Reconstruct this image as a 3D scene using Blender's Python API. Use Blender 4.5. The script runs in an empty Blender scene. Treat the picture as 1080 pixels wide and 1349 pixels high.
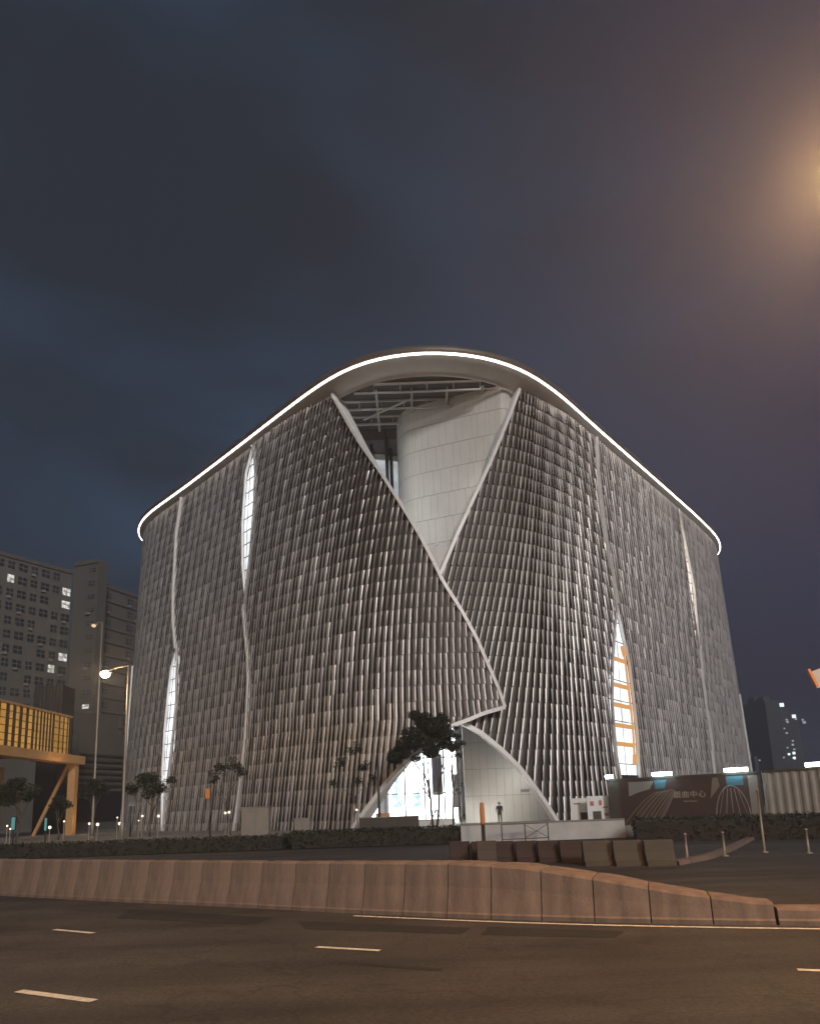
import bpy, bmesh, math, random
from mathutils import Vector, Matrix, Euler

random.seed(7)
SC = bpy.context.scene
COL = SC.collection
R = math.radians

# ------------------------------------------------------------------ camera
F, PX, PY, PITCH, ROLL, EYE = 900.0, 540.0, 900.0, R(10.4), R(2.0), 2.05
fwd = Vector((0, math.cos(PITCH), math.sin(PITCH)))
up0 = Vector((0, -math.sin(PITCH), math.cos(PITCH)))
rt0 = Vector((1, 0, 0))
rt = rt0 * math.cos(ROLL) - up0 * math.sin(ROLL)
up = up0 * math.cos(ROLL) + rt0 * math.sin(ROLL)
cam = bpy.data.cameras.new('camera')
cam.sensor_fit = 'VERTICAL'; cam.sensor_height = 36.0; cam.lens = F / 1349 * 36
cam.shift_y = (PY - 674.5) / 1349
cam.clip_start = 0.1; cam.clip_end = 6000
cam_ob = bpy.data.objects.new('camera', cam); COL.objects.link(cam_ob)
M = Matrix.Identity(4)
for i in range(3):
    M[i][0] = rt[i]; M[i][1] = up[i]; M[i][2] = -fwd[i]
M[0][3], M[1][3], M[2][3] = 0, 0, EYE
cam_ob.matrix_world = M
SC.camera = cam_ob

def ground_pt(x, y, z=0.0):
    """survey point of the photograph laid on the level z"""
    d = fwd + rt * ((x - PX) / F) + up * ((PY - y) / F)
    return Vector((0, 0, EYE)) + d * ((z - EYE) / d.z)

def depth_pt(x, y, Y):
    """survey point of the photograph at the distance Y"""
    d = fwd + rt * ((x - PX) / F) + up * ((PY - y) / F)
    return Vector((0, 0, EYE)) + d * (Y / d.y)

# ------------------------------------------------------------------ view, world, sun
SC.view_settings.view_transform = 'Standard'
SC.view_settings.look = 'None'
SC.view_settings.exposure = 0.0
SC.view_settings.gamma = 1.0
SC.view_settings.use_curve_mapping = False

SUN_EL, SUN_AZ = R(22), R(160)          # azimuth from +Y clockwise; behind the camera, to the right
world = bpy.data.worlds.new('World'); SC.world = world; world.use_nodes = True
nt = world.node_tree; nt.nodes.clear()
def N(t, tp, **kw):
    n = t.nodes.new(tp)
    for k, v in kw.items(): setattr(n, k, v)
    return n
out = N(nt, 'ShaderNodeOutputWorld')
sky = N(nt, 'ShaderNodeTexSky', sky_type='NISHITA'); sky.sun_disc = False
sky.sun_elevation = R(-4); sky.sun_rotation = SUN_AZ
bg1 = N(nt, 'ShaderNodeBackground'); bg1.inputs[1].default_value = 0.05
nt.links.new(sky.outputs[0], bg1.inputs[0])
tc = N(nt, 'ShaderNodeTexCoord')
mp = N(nt, 'ShaderNodeMapping'); mp.inputs['Scale'].default_value = (1.2, 1.0, 2.6); mp.inputs['Rotation'].default_value = (0.0, R(18), 0.0)
nt.links.new(tc.outputs['Generated'], mp.inputs[0])
nz = N(nt, 'ShaderNodeTexNoise'); nz.inputs['Scale'].default_value = 1.35; nz.inputs['Detail'].default_value = 4.0; nz.inputs['Roughness'].default_value = 0.5; nz.inputs['Distortion'].default_value = 0.5
nt.links.new(mp.outputs[0], nz.inputs['Vector'])
rp = N(nt, 'ShaderNodeValToRGB')
rp.color_ramp.elements[0].position = 0.38; rp.color_ramp.elements[0].color = (0.015, 0.022, 0.034, 1)
rp.color_ramp.elements[1].position = 0.66; rp.color_ramp.elements[1].color = (0.025, 0.050, 0.090, 1)
nt.links.new(nz.outputs[0], rp.inputs[0])
sx = N(nt, 'ShaderNodeSeparateXYZ'); nt.links.new(tc.outputs['Generated'], sx.inputs[0])
mr = N(nt, 'ShaderNodeMapRange'); mr.inputs[1].default_value = 0.05; mr.inputs[2].default_value = 0.6; mr.inputs[3].default_value = 0.0; mr.inputs[4].default_value = 0.75
nt.links.new(sx.outputs[0], mr.inputs[0])
mx = N(nt, 'ShaderNodeMixRGB'); nt.links.new(mr.outputs[0], mx.inputs[0]); nt.links.new(rp.outputs[0], mx.inputs[1])
mx.inputs[2].default_value = (0.029, 0.027, 0.074, 1)
hz = N(nt, 'ShaderNodeMapRange'); hz.inputs[1].default_value = 0.02; hz.inputs[2].default_value = 0.36; hz.inputs[3].default_value = 0.55; hz.inputs[4].default_value = 1.0
nt.links.new(sx.outputs[2], hz.inputs[0])
hm_ = N(nt, 'ShaderNodeHueSaturation'); nt.links.new(mx.outputs[0], hm_.inputs['Color']); nt.links.new(hz.outputs[0], hm_.inputs['Value'])
bg2 = N(nt, 'ShaderNodeBackground'); bg2.inputs[1].default_value = 1.0
nt.links.new(hm_.outputs[0], bg2.inputs[0])
ad = N(nt, 'ShaderNodeAddShader'); nt.links.new(bg1.outputs[0], ad.inputs[0]); nt.links.new(bg2.outputs[0], ad.inputs[1])
nt.links.new(ad.outputs[0], out.inputs[0])

sl = bpy.data.lights.new('sun', 'SUN'); sl.energy = 2.0; sl.angle = R(10); sl.color = (1.0, 0.96, 0.92)
so = bpy.data.objects.new('sun', sl); COL.objects.link(so)
sdir = Vector((math.sin(SUN_AZ) * math.cos(SUN_EL), math.cos(SUN_AZ) * math.cos(SUN_EL), math.sin(SUN_EL)))
so.rotation_euler = sdir.to_track_quat('Z', 'Y').to_euler()

# ------------------------------------------------------------------ helpers: materials
def mat(name, col, rough=0.7, metal=0.0, var=0.0, scale=3.0, bump=0.0, bscale=20.0, island=0.0, stretch=None):
    m = bpy.data.materials.new(name); m.use_nodes = True
    t = m.node_tree; b = t.nodes['Principled BSDF']
    b.inputs['Base Color'].default_value = (*col, 1); b.inputs['Roughness'].default_value = rough; b.inputs['Metallic'].default_value = metal
    co = N(t, 'ShaderNodeTexCoord')
    src = co.outputs['Object']
    if stretch:
        q = N(t, 'ShaderNodeMapping'); q.inputs['Scale'].default_value = stretch; t.links.new(src, q.inputs[0]); src = q.outputs[0]
    last = None
    if var:
        n = N(t, 'ShaderNodeTexNoise'); n.inputs['Scale'].default_value = scale; n.inputs['Detail'].default_value = 6; n.inputs['Roughness'].default_value = 0.65
        t.links.new(src, n.inputs['Vector'])
        r = N(t, 'ShaderNodeValToRGB'); lo, hi = 1 - var, 1 + var
        r.color_ramp.elements[0].position = 0.3; r.color_ramp.elements[0].color = (col[0]*lo, col[1]*lo, col[2]*lo, 1)
        r.color_ramp.elements[1].position = 0.7; r.color_ramp.elements[1].color = (min(1, col[0]*hi), min(1, col[1]*hi), min(1, col[2]*hi), 1)
        t.links.new(n.outputs[0], r.inputs[0]); last = r.outputs[0]
    if island:
        g = N(t, 'ShaderNodeNewGeometry'); mr_ = N(t, 'ShaderNodeMapRange'); mr_.inputs[3].default_value = 1 - island; mr_.inputs[4].default_value = 1 + island
        t.links.new(g.outputs['Random Per Island'], mr_.inputs[0])
        h = N(t, 'ShaderNodeHueSaturation'); t.links.new(mr_.outputs[0], h.inputs['Value'])
        if last: t.links.new(last, h.inputs['Color'])
        else: h.inputs['Color'].default_value = (*col, 1)
        last = h.outputs[0]
    if last: t.links.new(last, b.inputs['Base Color'])
    if bump:
        n2 = N(t, 'ShaderNodeTexNoise'); n2.inputs['Scale'].default_value = bscale; n2.inputs['Detail'].default_value = 5
        t.links.new(src, n2.inputs['Vector'])
        bp = N(t, 'ShaderNodeBump'); bp.inputs['Strength'].default_value = bump; bp.inputs['Distance'].default_value = 0.05
        t.links.new(n2.outputs[0], bp.inputs['Height']); t.links.new(bp.outputs[0], b.inputs['Normal'])
    return m

def emit(name, col, strength, var=0.0, scale=1.0, col2=None):
    m = bpy.data.materials.new(name); m.use_nodes = True
    t = m.node_tree; t.nodes.clear()
    o = N(t, 'ShaderNodeOutputMaterial'); e = N(t, 'ShaderNodeEmission'); e.inputs[0].default_value = (*col, 1); e.inputs[1].default_value = strength
    t.links.new(e.outputs[0], o.inputs[0])
    if var:
        co = N(t, 'ShaderNodeTexCoord'); n = N(t, 'ShaderNodeTexNoise'); n.inputs['Scale'].default_value = scale; n.inputs['Detail'].default_value = 3
        t.links.new(co.outputs['Object'], n.inputs['Vector'])
        r = N(t, 'ShaderNodeValToRGB'); c2 = col2 or tuple(c * (1 - var) for c in col)
        r.color_ramp.elements[0].position = 0.35; r.color_ramp.elements[0].color = (*c2, 1)
        r.color_ramp.elements[1].position = 0.62; r.color_ramp.elements[1].color = (*col, 1)
        t.links.new(n.outputs[0], r.inputs[0]); t.links.new(r.outputs[0], e.inputs[0])
    return m

MT = dict(
    fin=mat('fin_metal', (0.45, 0.418, 0.394), 0.36, 0.42, 0.16, 0.28, island=0.20),
    fin_back=mat('fin_backing', (0.055, 0.048, 0.044), 0.6, 0.2),
    trim=mat('pale_trim', (0.78, 0.76, 0.74), 0.5, 0.1, 0.06, 1.0),
    soffit=mat('soffit_panel', (0.52, 0.50, 0.47), 0.6, 0.1, 0.08, 0.6),
    fascia=mat('roof_fascia_metal', (0.13, 0.105, 0.092), 0.5, 0.3, 0.1, 0.6),
    led=emit('warm_white_led', (1.0, 0.87, 0.76), 9.0),
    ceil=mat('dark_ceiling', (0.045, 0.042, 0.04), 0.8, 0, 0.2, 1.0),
    steel=mat('grey_steel', (0.34, 0.33, 0.31), 0.5, 0.3, 0.1, 2.0),
    darksteel=mat('dark_steel', (0.045, 0.045, 0.05), 0.5, 0.3, 0.1, 2.0),
    drum=mat('cream_wall_panel', (0.50, 0.49, 0.46), 0.55, 0, 0.06, 0.5),
    joint=mat('panel_joint', (0.22, 0.215, 0.20), 0.8),
    concrete=mat('barrier_concrete', (0.17, 0.122, 0.096), 0.85, 0, 0.34, 1.5, 0.3, 30, stretch=(2.2, 2.2, .35)),
    stone=mat('plaza_stone', (0.22, 0.195, 0.17), 0.8, 0, 0.15, 0.8, 0.15, 20),
    ramp=mat('ramp_render', (0.40, 0.395, 0.385), 0.7, 0, 0.15, 0.8),
    white=mat('white_paint', (0.60, 0.595, 0.575), 0.6, 0, 0.06, 1.5),
    mark=mat('worn_road_paint', (0.62, 0.58, 0.50), 0.8, 0, 0.30, 9.0),
    bark=mat('bark', (0.085, 0.065, 0.05), 0.9, 0, 0.3, 8.0, 0.4, 30),
    leaf=mat('dark_leaf', (0.022, 0.030, 0.018), 0.6, 0, 0.0, island=0.55),
    hedge=mat('hedge_leaf', (0.02, 0.025, 0.016), 0.65, 0, 0.0, island=0.55),
    glasswin=mat('dark_window_glass', (0.02, 0.022, 0.026), 0.15),
    flat=mat('apartment_wall', (0.105, 0.096, 0.081), 0.9, 0, 0.14, 0.25, stretch=(1, 1, 0.4)),
    flat2=mat('apartment_wall_pale', (0.085, 0.078, 0.068), 0.9, 0, 0.14, 0.25, stretch=(1, 1, 0.4)),
    ledge=mat('apartment_ledge', (0.08, 0.072, 0.064), 0.9, 0, 0.15, 0.5),
    litwin=emit('lit_flat_window', (0.95, 0.93, 0.86), 1.1, 0.75, 1.3),
    ochre=mat('ochre_clad', (0.42, 0.24, 0.10), 0.7, 0, 0.12, 0.8),
    glow=emit('amber_backlit_wall', (0.72, 0.36, 0.075), 0.75, 0.35, 0.35),
    aircon=mat('air_conditioner_casing', (0.20, 0.19, 0.175), 0.7),
    slat=mat('bronze_slat', (0.06, 0.045, 0.032), 0.6, 0.2),
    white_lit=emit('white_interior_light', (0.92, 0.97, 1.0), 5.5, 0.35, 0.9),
    slit_lit=emit('slit_interior_light', (0.93, 0.97, 1.0), 1.7, 0.35, 0.5),
    slit_warm=emit('slit_interior_warm', (1.0, 0.88, 0.74), 2.2, 0.3, 0.5),
    amber=emit('amber_floor_light', (1.0, 0.50, 0.18), 0.75),
    bulb=emit('sodium_bulb', (1.0, 0.80, 0.50), 60.0),
    bulb_dim=emit('sodium_bulb_dim', (1.0, 0.72, 0.42), 1.0),
    globe=emit('garden_globe', (1.0, 0.78, 0.55), 2.6),
    tube=emit('cool_floodlight', (0.66, 0.95, 1.0), 22.0),
    teal=emit('teal_sign_light', (0.20, 0.62, 0.62), 0.45),
    pole=mat('galvanised_pole', (0.30, 0.26, 0.22), 0.55, 0.4, 0.1, 2.0),
    poster=mat('poster_maroon', (0.050, 0.026, 0.024), 0.55, 0, 0.2, 0.8),
    letter=mat('poster_lettering', (0.36, 0.29, 0.23), 0.6),
    posterb=mat('poster_blue', (0.04, 0.12, 0.16), 0.5),
    posterl=mat('poster_tan_stroke', (0.15, 0.115, 0.085), 0.6),
    posterg=mat('poster_grey', (0.20, 0.185, 0.17), 0.6),
    tan=mat('hoarding_tan', (0.060, 0.049, 0.039), 0.8, 0, 0.15, 1.0),
    corr=mat('corrugated_sheet', (0.29, 0.275, 0.255), 0.6, 0.2, 0.15, 1.0),
    orange=mat('orange_tone', (0.55, 0.20, 0.05), 0.6, 0, 0.1, 2.0),
    brown=mat('brown_plank', (0.036, 0.021, 0.019), 0.8, 0, 0.2, 2.0),
    skin=mat('skin', (0.45, 0.30, 0.22), 0.6),
    cloth=mat('dark_cloth', (0.025, 0.024, 0.024), 0.9, 0, 0.15, 10),
    hair=mat('black_hair', (0.015, 0.012, 0.011), 0.6),
    soil=mat('dark_soil', (0.03, 0.026, 0.021), 0.95, 0, 0.3, 2.0, 0.4, 10),
    tower=mat('night_tower', (0.05, 0.052, 0.06), 0.9, 0, 0.15, 0.1),
    redp=mat('notice_red', (0.40, 0.10, 0.09), 0.6),
    teal_glass=emit('lobby_blue_graphic', (0.62, 0.88, 0.98), 1.5, 0.4, 1.2),
    lobbydark=mat('lobby_dark_panel', (0.10, 0.09, 0.13), 0.5),
)

# ------------------------------------------------------------------ helpers: meshes and objects
class MB:
    def __init__(self): self.v = []; self.f = []; self.mi = []; self.cur = 0
    def add(self, vs, fs):
        o = len(self.v); self.v += [tuple(p) for p in vs]
        for f in fs: self.f.append(tuple(i + o for i in f)); self.mi.append(self.cur)
        return self
    def box(self, c, s, rz=0.0, rot=None):
        E_ = rot if rot else Euler((0, 0, rz)).to_matrix()
        vs = [Vector(c) + E_ @ Vector((a*s[0]/2, b*s[1]/2, d*s[2]/2)) for a in (-1, 1) for b in (-1, 1) for d in (-1, 1)]
        return self.add(vs, [(0,1,3,2),(4,6,7,5),(0,4,5,1),(2,3,7,6),(0,2,6,4),(1,5,7,3)])
    def bar(self, a, b, w, h=None, upv=(0, 0, 1)):
        a, b = Vector(a), Vector(b); d = b - a; L = d.length
        if L < 1e-6: return self
        d /= L; h = h or w; u = Vector(upv)
        if abs(d.dot(u)) > 0.98: u = Vector((1, 0, 0))
        x = d.cross(u).normalized(); y = x.cross(d).normalized()
        vs = [p + x*(i*w/2) + y*(j*h/2) for p in (a, b) for i, j in ((-1,-1),(1,-1),(1,1),(-1,1))]
        return self.add(vs, [(0,1,2,3),(7,6,5,4),(0,4,5,1),(1,5,6,2),(2,6,7,3),(3,7,4,0)])
    def tube(self, pts, rads, n=8, cap=True):
        pts = [Vector(p) for p in pts]
        if not hasattr(rads, '__len__'): rads = [rads]*len(pts)
        rings = []; vs = []
        px = None
        for i, p in enumerate(pts):
            d = (pts[min(i+1, len(pts)-1)] - pts[max(i-1, 0)])
            d = d.normalized() if d.length > 1e-9 else Vector((0, 0, 1))
            if px is None:
                px = d.cross(Vector((0, 0, 1)) if abs(d.z) < 0.9 else Vector((1, 0, 0))).normalized()
            else:
                px = (px - d*px.dot(d)).normalized()
            py = d.cross(px)
            for k in range(n):
                a = 2*math.pi*k/n
                vs.append(p + (px*math.cos(a) + py*math.sin(a))*rads[i])
        fs = []
        for i in range(len(pts)-1):
            for k in range(n):
                a, b = i*n+k, i*n+(k+1) % n
                fs.append((a, b, b+n, a+n))
        if cap:
            fs.append(tuple(range(n-1, -1, -1))); fs.append(tuple(range((len(pts)-1)*n, len(pts)*n)))
        return self.add(vs, fs)
    def lathe(self, c, prof, n=16):
        c = Vector(c); vs = []; fs = []
        for r, z in prof:
            for k in range(n):
                a = 2*math.pi*k/n; vs.append(c + Vector((r*math.cos(a), r*math.sin(a), z)))
        for i in range(len(prof)-1):
            for k in range(n):
                a, b = i*n+k, i*n+(k+1) % n; fs.append((a, b, b+n, a+n))
        fs.append(tuple(range(n-1, -1, -1))); fs.append(tuple(range((len(prof)-1)*n, len(prof)*n)))
        return self.add(vs, fs)
    def prism(self, poly, z0, z1):
        n = len(poly)
        vs = [(p[0], p[1], z0) for p in poly] + [(p[0], p[1], z1) for p in poly]
        return self.add(vs, [tuple(range(n-1, -1, -1)), tuple(range(n, 2*n))] + [(i, (i+1) % n, (i+1) % n + n, i+n) for i in range(n)])
    def grid(self, rows):
        n = len(rows[0]); vs = [p for r in rows for p in r]
        fs = [(i*n+k, i*n+k+1, (i+1)*n+k+1, (i+1)*n+k) for i in range(len(rows)-1) for k in range(n-1)]
        return self.add(vs, fs)
    def build(self, name, m, parent=None, smooth=False, extra=None):
        off = Vector((0, 0, 0)); q = parent
        while q is not None: off += q.location; q = q.parent
        me = bpy.data.meshes.new(name)
        me.from_pydata([Vector(p) - off for p in self.v], [], self.f)
        me.materials.append(m)
        if extra:
            for e_ in extra: me.materials.append(e_)
            me.polygons.foreach_set('material_index', self.mi)
        if smooth: me.polygons.foreach_set('use_smooth', [True]*len(me.polygons))
        me.update()
        o = bpy.data.objects.new(name, me); COL.objects.link(o)
        if parent: o.parent = parent
        return o

def centre_origin(o, base=None):
    """put a top-level mesh's origin at its base centre"""
    me = o.data; xs = [v.co.x for v in me.vertices]; ys = [v.co.y for v in me.vertices]; zs = [v.co.z for v in me.vertices]
    c = Vector(((min(xs)+max(xs))/2, (min(ys)+max(ys))/2, min(zs)))
    for v in me.vertices: v.co -= c
    o.location = o.location + c
    return o

def tag(o, label, cat, group=None, kind=None):
    if label: o['label'] = label
    if cat: o['category'] = cat
    if group: o['group'] = group
    if kind: o['kind'] = kind
    return o

def thing(name, loc, label, cat, group=None):
    o = bpy.data.objects.new(name, None); COL.objects.link(o); o.location = loc
    o.empty_display_size = 0.3
    return tag(o, label, cat, group)

def solo(mb, name, m, label, cat, group=None, smooth=False, extra=None):
    o = centre_origin(mb.build(name, m, None, smooth, extra))
    return tag(o, label, cat, group)

def struct(mb, name, m, smooth=False):
    o = mb.build(name, m, None, smooth); o['kind'] = 'structure'; return o

def kids(o): return [c for c in bpy.data.objects if c.parent == o]
def dup(root, loc, rz=0.0, label=None, scale=None):
    r = root.copy(); COL.objects.link(r); r.location = loc; r.rotation_euler = (0, 0, rz)
    if scale: r.scale = (scale,)*3
    if label: r['label'] = label
    for ch in kids(root):
        c = ch.copy(); COL.objects.link(c); c.parent = r
        for g in kids(ch):
            d = g.copy(); COL.objects.link(d); d.parent = c
    return r

def lerp(a, b, t): return a + (b - a)*t
def interp(x, xs, ys):
    if x <= xs[0]: return ys[0]
    for i in range(len(xs)-1):
        if x <= xs[i+1]:
            return lerp(ys[i], ys[i+1], (x - xs[i])/max(1e-9, xs[i+1]-xs[i]))
    return ys[-1]
def smooth01(x): x = max(0, min(1, x)); return x*x*(3-2*x)

# ------------------------------------------------------------------ ground, roads
asph = mat('asphalt', (0.047, 0.042, 0.038), 0.82, 0, 0.42, 0.30, 0.5, 60)
def asphalt_detail(m):
    t = m.node_tree; b = t.nodes['Principled BSDF']; link = b.inputs['Base Color'].links[0]; src = link.from_socket
    co = N(t, 'ShaderNodeTexCoord'); n = N(t, 'ShaderNodeTexNoise'); n.inputs['Scale'].default_value = 16; n.inputs['Detail'].default_value = 8; n.inputs['Roughness'].default_value = .8
    t.links.new(co.outputs['Object'], n.inputs['Vector'])
    mr_ = N(t, 'ShaderNodeMapRange'); mr_.inputs[1].default_value = 0.3; mr_.inputs[2].default_value = 0.7; mr_.inputs[3].default_value = 0.35; mr_.inputs[4].default_value = 1.75
    t.links.new(n.outputs[0], mr_.inputs[0])
    mp_ = N(t, 'ShaderNodeMapping'); mp_.inputs['Rotation'].default_value = (0, 0, R(25)); mp_.inputs['Scale'].default_value = (0.12, 1.1, 1)
    t.links.new(co.outputs['Object'], mp_.inputs[0])
    n3 = N(t, 'ShaderNodeTexNoise'); n3.inputs['Scale'].default_value = 1.0; n3.inputs['Detail'].default_value = 4
    t.links.new(mp_.outputs[0], n3.inputs['Vector'])
    mr3 = N(t, 'ShaderNodeMapRange'); mr3.inputs[1].default_value = 0.35; mr3.inputs[2].default_value = 0.65; mr3.inputs[3].default_value = 0.7; mr3.inputs[4].default_value = 1.2
    t.links.new(n3.outputs[0], mr3.inputs[0])
    ml = N(t, 'ShaderNodeMath', operation='MULTIPLY'); t.links.new(mr_.outputs[0], ml.inputs[0]); t.links.new(mr3.outputs[0], ml.inputs[1])
    h = N(t, 'ShaderNodeHueSaturation'); t.links.new(src, h.inputs['Color']); t.links.new(ml.outputs[0], h.inputs['Value'])
    vo = N(t, 'ShaderNodeTexVoronoi', feature='DISTANCE_TO_EDGE'); vo.inputs['Scale'].default_value = .42
    dn = N(t, 'ShaderNodeTexNoise'); dn.inputs['Scale'].default_value = 1.6; dn.inputs['Detail'].default_value = 6
    t.links.new(co.outputs['Object'], dn.inputs['Vector'])
    av = N(t, 'ShaderNodeVectorMath', operation='MULTIPLY_ADD'); av.inputs[1].default_value = (1.6, 1.6, 0); t.links.new(dn.outputs['Color'], av.inputs[0]); t.links.new(co.outputs['Object'], av.inputs[2])
    t.links.new(av.outputs[0], vo.inputs['Vector'])
    cr = N(t, 'ShaderNodeMapRange'); cr.inputs[1].default_value = 0.0; cr.inputs[2].default_value = 0.02; cr.inputs[3].default_value = 0.72; cr.inputs[4].default_value = 1.0
    t.links.new(vo.outputs['Distance'], cr.inputs[0])
    m2 = N(t, 'ShaderNodeMath', operation='MULTIPLY'); t.links.new(ml.outputs[0], m2.inputs[0]); t.links.new(cr.outputs[0], m2.inputs[1]); t.links.new(m2.outputs[0], h.inputs['Value'])
    t.links.new(h.outputs[0], b.inputs['Base Color'])
asphalt_detail(asph)
struct(MB().add([(-800, -150, -0.03), (800, -150, -0.03), (800, 1000, -0.03), (-800, 1000, -0.03)], [(0, 1, 2, 3)]), 'ground', MT['soil'])
struct(MB().add([(-120, -30, 0), (120, -30, 0), (120, 39.5, 0), (-120, 39.5, 0)], [(0, 1, 2, 3)]), 'road', asph)
# road markings: lane dashes, edge line, repair patches
def quad_line(a, b, w, z, name):
    a, b = Vector((*a, z)), Vector((*b, z)); d = (b-a).normalized(); n = Vector((-d.y, d.x, 0))*w/2
    return struct(MB().add([a-n, b-n, b+n, a+n], [(0, 1, 2, 3)]), name, MT['mark'])
for a, b, w in (((-6.97, 13.69), (-5.95, 13.11), .11), ((-1.58, 11.07), (-.58, 10.63), .11), ((4.49, 8.65), (5.45, 8.31), .11), ((-4.95, 8.94), (-3.75, 8.345), .13),
                ((1.2, 5.75), (2.2, 5.35), .13), ((-12.2, 16.65), (-11.3, 16.1), .11), ((-17.4, 19.75), (-16.5, 19.2), .11)):
    quad_line(a, b, w, .008, 'lane_marking')
patch = mat('asphalt_patch', (0.022, 0.020, 0.019), 0.85, 0, 0.25, 1.2, 0.3, 60)
for pl in ([(-6.6, 16.3), (-2.9, 14.3), (-3.1, 13.5), (-6.3, 14.9)], [(-2.3, 13.7), (.9, 12.3), (.7, 11.75), (-2.0, 12.75)], [(1.2, 12.35), (3.3, 11.5), (3.0, 11.0), (1.0, 11.6)],
           [(-1.2, 10.1), (.3, 9.35), (.25, 9.22), (-1.25, 9.95)]):
    struct(MB().add([(x, y, .004) for x, y in pl], [(3, 2, 1, 0)]), 'road_patch', patch)

# ------------------------------------------------------------------ concrete barrier along the carriageway
BB = [(-30.4, 30.7), (-21.0, 25.4), (-16.2, 22.7), (-11.95, 20.28), (-7.64, 17.87), (-4.75, 16.36), (-2.04, 14.85), (-.16, 13.87), (1.77, 12.96), (3.25, 12.36), (4.89, 11.80), (6.39, 11.36), (9.0, 10.7), (14.0, 9.6)]
def bez_sample(P, n):
    o = []
    for i in range(len(P)-1):
        p0 = Vector(P[max(i-1, 0)]); p1 = Vector(P[i]); p2 = Vector(P[i+1]); p3 = Vector(P[min(i+2, len(P)-1)])
        for k in range(n):
            t = k/n
            o.append(.5*((2*p1) + (-p0+p2)*t + (2*p0-5*p1+4*p2-p3)*t*t + (-p0+3*p1-3*p2+p3)*t**3))
    o.append(Vector(P[-1])); return o
BC = bez_sample(BB, 12)
BS = [0.0]
for i in range(1, len(BC)): BS.append(BS[-1] + (BC[i]-BC[i-1]).length)
def bpt(s):
    p = Vector((interp(s, BS, [q.x for q in BC]), interp(s, BS, [q.y for q in BC])))
    q = Vector((interp(s+.2, BS, [q.x for q in BC]), interp(s+.2, BS, [q.y for q in BC])))
    r_ = Vector((interp(s-.2, BS, [q.x for q in BC]), interp(s-.2, BS, [q.y for q in BC])))
    d = (q-r_).normalized(); return p, Vector((-d.y, d.x))
def s_of_x(x):
    for i in range(len(BC)-1):
        if BC[i].x <= x <= BC[i+1].x: return lerp(BS[i], BS[i+1], (x-BC[i].x)/(BC[i+1].x-BC[i].x))
joint_px = [22, 45, 70, 95, 123, 155, 188, 221, 258, 297, 338, 383, 428, 476, 530, 588, 646, 713, 783, 857, 938, 1022]
def base_px_y(x): return interp(x, [0, 150, 280, 420, 540, 680, 800, 940, 1080], [1180, 1188, 1194.5, 1201.5, 1207, 1212, 1215.5, 1217.5, 1220])
js = [s_of_x(ground_pt(x, base_px_y(x)).x) for x in joint_px]
step = js[1]-js[0]
while js[0]-1.08 > 0.3 and len(js) < 34: js.insert(0, js[0]-1.08)
def bar_h(s):
    x = bpt(s)[0].x
    return interp(x, [0.6, 1.9, 3.3, 4.3, 5.5, 5.8], [1.0, .92, .70, .52, .36, .36])
def bar_w(s):
    x = bpt(s)[0].x
    return interp(x, [-3, 0.6, 1.9, 3.3, 4.4, 5.6], [.30, .62, .95, 1.15, .95, .55])
def barrier_piece(s0, s1, hf=None, wf=None):
    m = MB(); ns = 5; rows = []
    for k in range(ns+1):
        s = lerp(s0+.010, s1-.010, k/ns); p, n = bpt(s)
        h = hf(s) if hf else bar_h(s); w = wf(s) if wf else bar_w(s)
        e = .012 if k in (0, ns) else 0
        sl = .17*min(1, h)
        pr = [(.0+e, .0), (.0+e, .07), (.03+e, .10), (sl*.75+e, h*.55), (sl+e, h-.045), (sl+.03, h-.008-e), (sl+.07, h-e), (sl+w-.05, h-e*1.0), (sl+w, h-.05), (sl+w+.16, .1), (sl+w+.18, 0)]
        rows.append([(p.x+n.x*a, p.y+n.y*a, z) for a, z in pr])
    m.grid(rows); k = len(rows[0])
    b = len(m.v)-k
    m.f.append(tuple(range(k-1, -1, -1))); m.f.append(tuple(range(b, b+k))); m.mi += [0, 0]
    return m
nseg = len(js)-1
for i in range(nseg):
    o = centre_origin(barrier_piece(js[i], js[i+1]).build('concrete_barrier', MT['concrete']))
    if js[i] < js[nseg-7]:
        tag(o, 'full height pale concrete barrier block in the unbroken row beside the near road', 'road barrier', 'concrete barrier blocks beside the road')
    else:
        lab = ['concrete barrier block where the top begins to slope down, seventh from kerb end', 'sloping concrete barrier block with a broad orange lit top, sixth from the kerb end',
               'sloping concrete barrier block fourth from the kerb end, broad flat top', 'sloping concrete barrier block third from the kerb end, about knee high',
               'low sloping concrete barrier block second from the kerb end', 'lowest sloping concrete barrier block, next to the dark joint and the kerb', 'last low concrete barrier block at the kerb end'][i-(nseg-7)]
        tag(o, lab, 'road barrier', 'concrete barrier blocks beside the road')
kb = MB(); kb = barrier_piece(js[-1]+.03, js[-1]+7.5, lambda s: .27, lambda s: .5)
struct(kb, 'kerb', MT['concrete'])
el = []
s = js[-9]
rows = []
while s < js[-1]+6:
    p, n = bpt(s); rows.append([(p.x-n.x*.34, p.y-n.y*.34, .008), (p.x-n.x*.24, p.y-n.y*.24, .008)]); s += .5
struct(MB().grid(rows), 'edge_line', MT['mark'])

# ------------------------------------------------------------------ plaza in front of the theatre
struct(MB().prism([(-90, 43), (4, 43), (4, 40.6), (12, 40.6), (60, 62), (60, 150), (-90, 150)], -.02, .56), 'plaza', MT['stone'])
struct(MB().prism([(-90, 42.6), (3.99, 42.6), (3.99, 42.996), (-90, 42.996)], -.01, .68), 'plaza_kerb', MT['concrete'])

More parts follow.
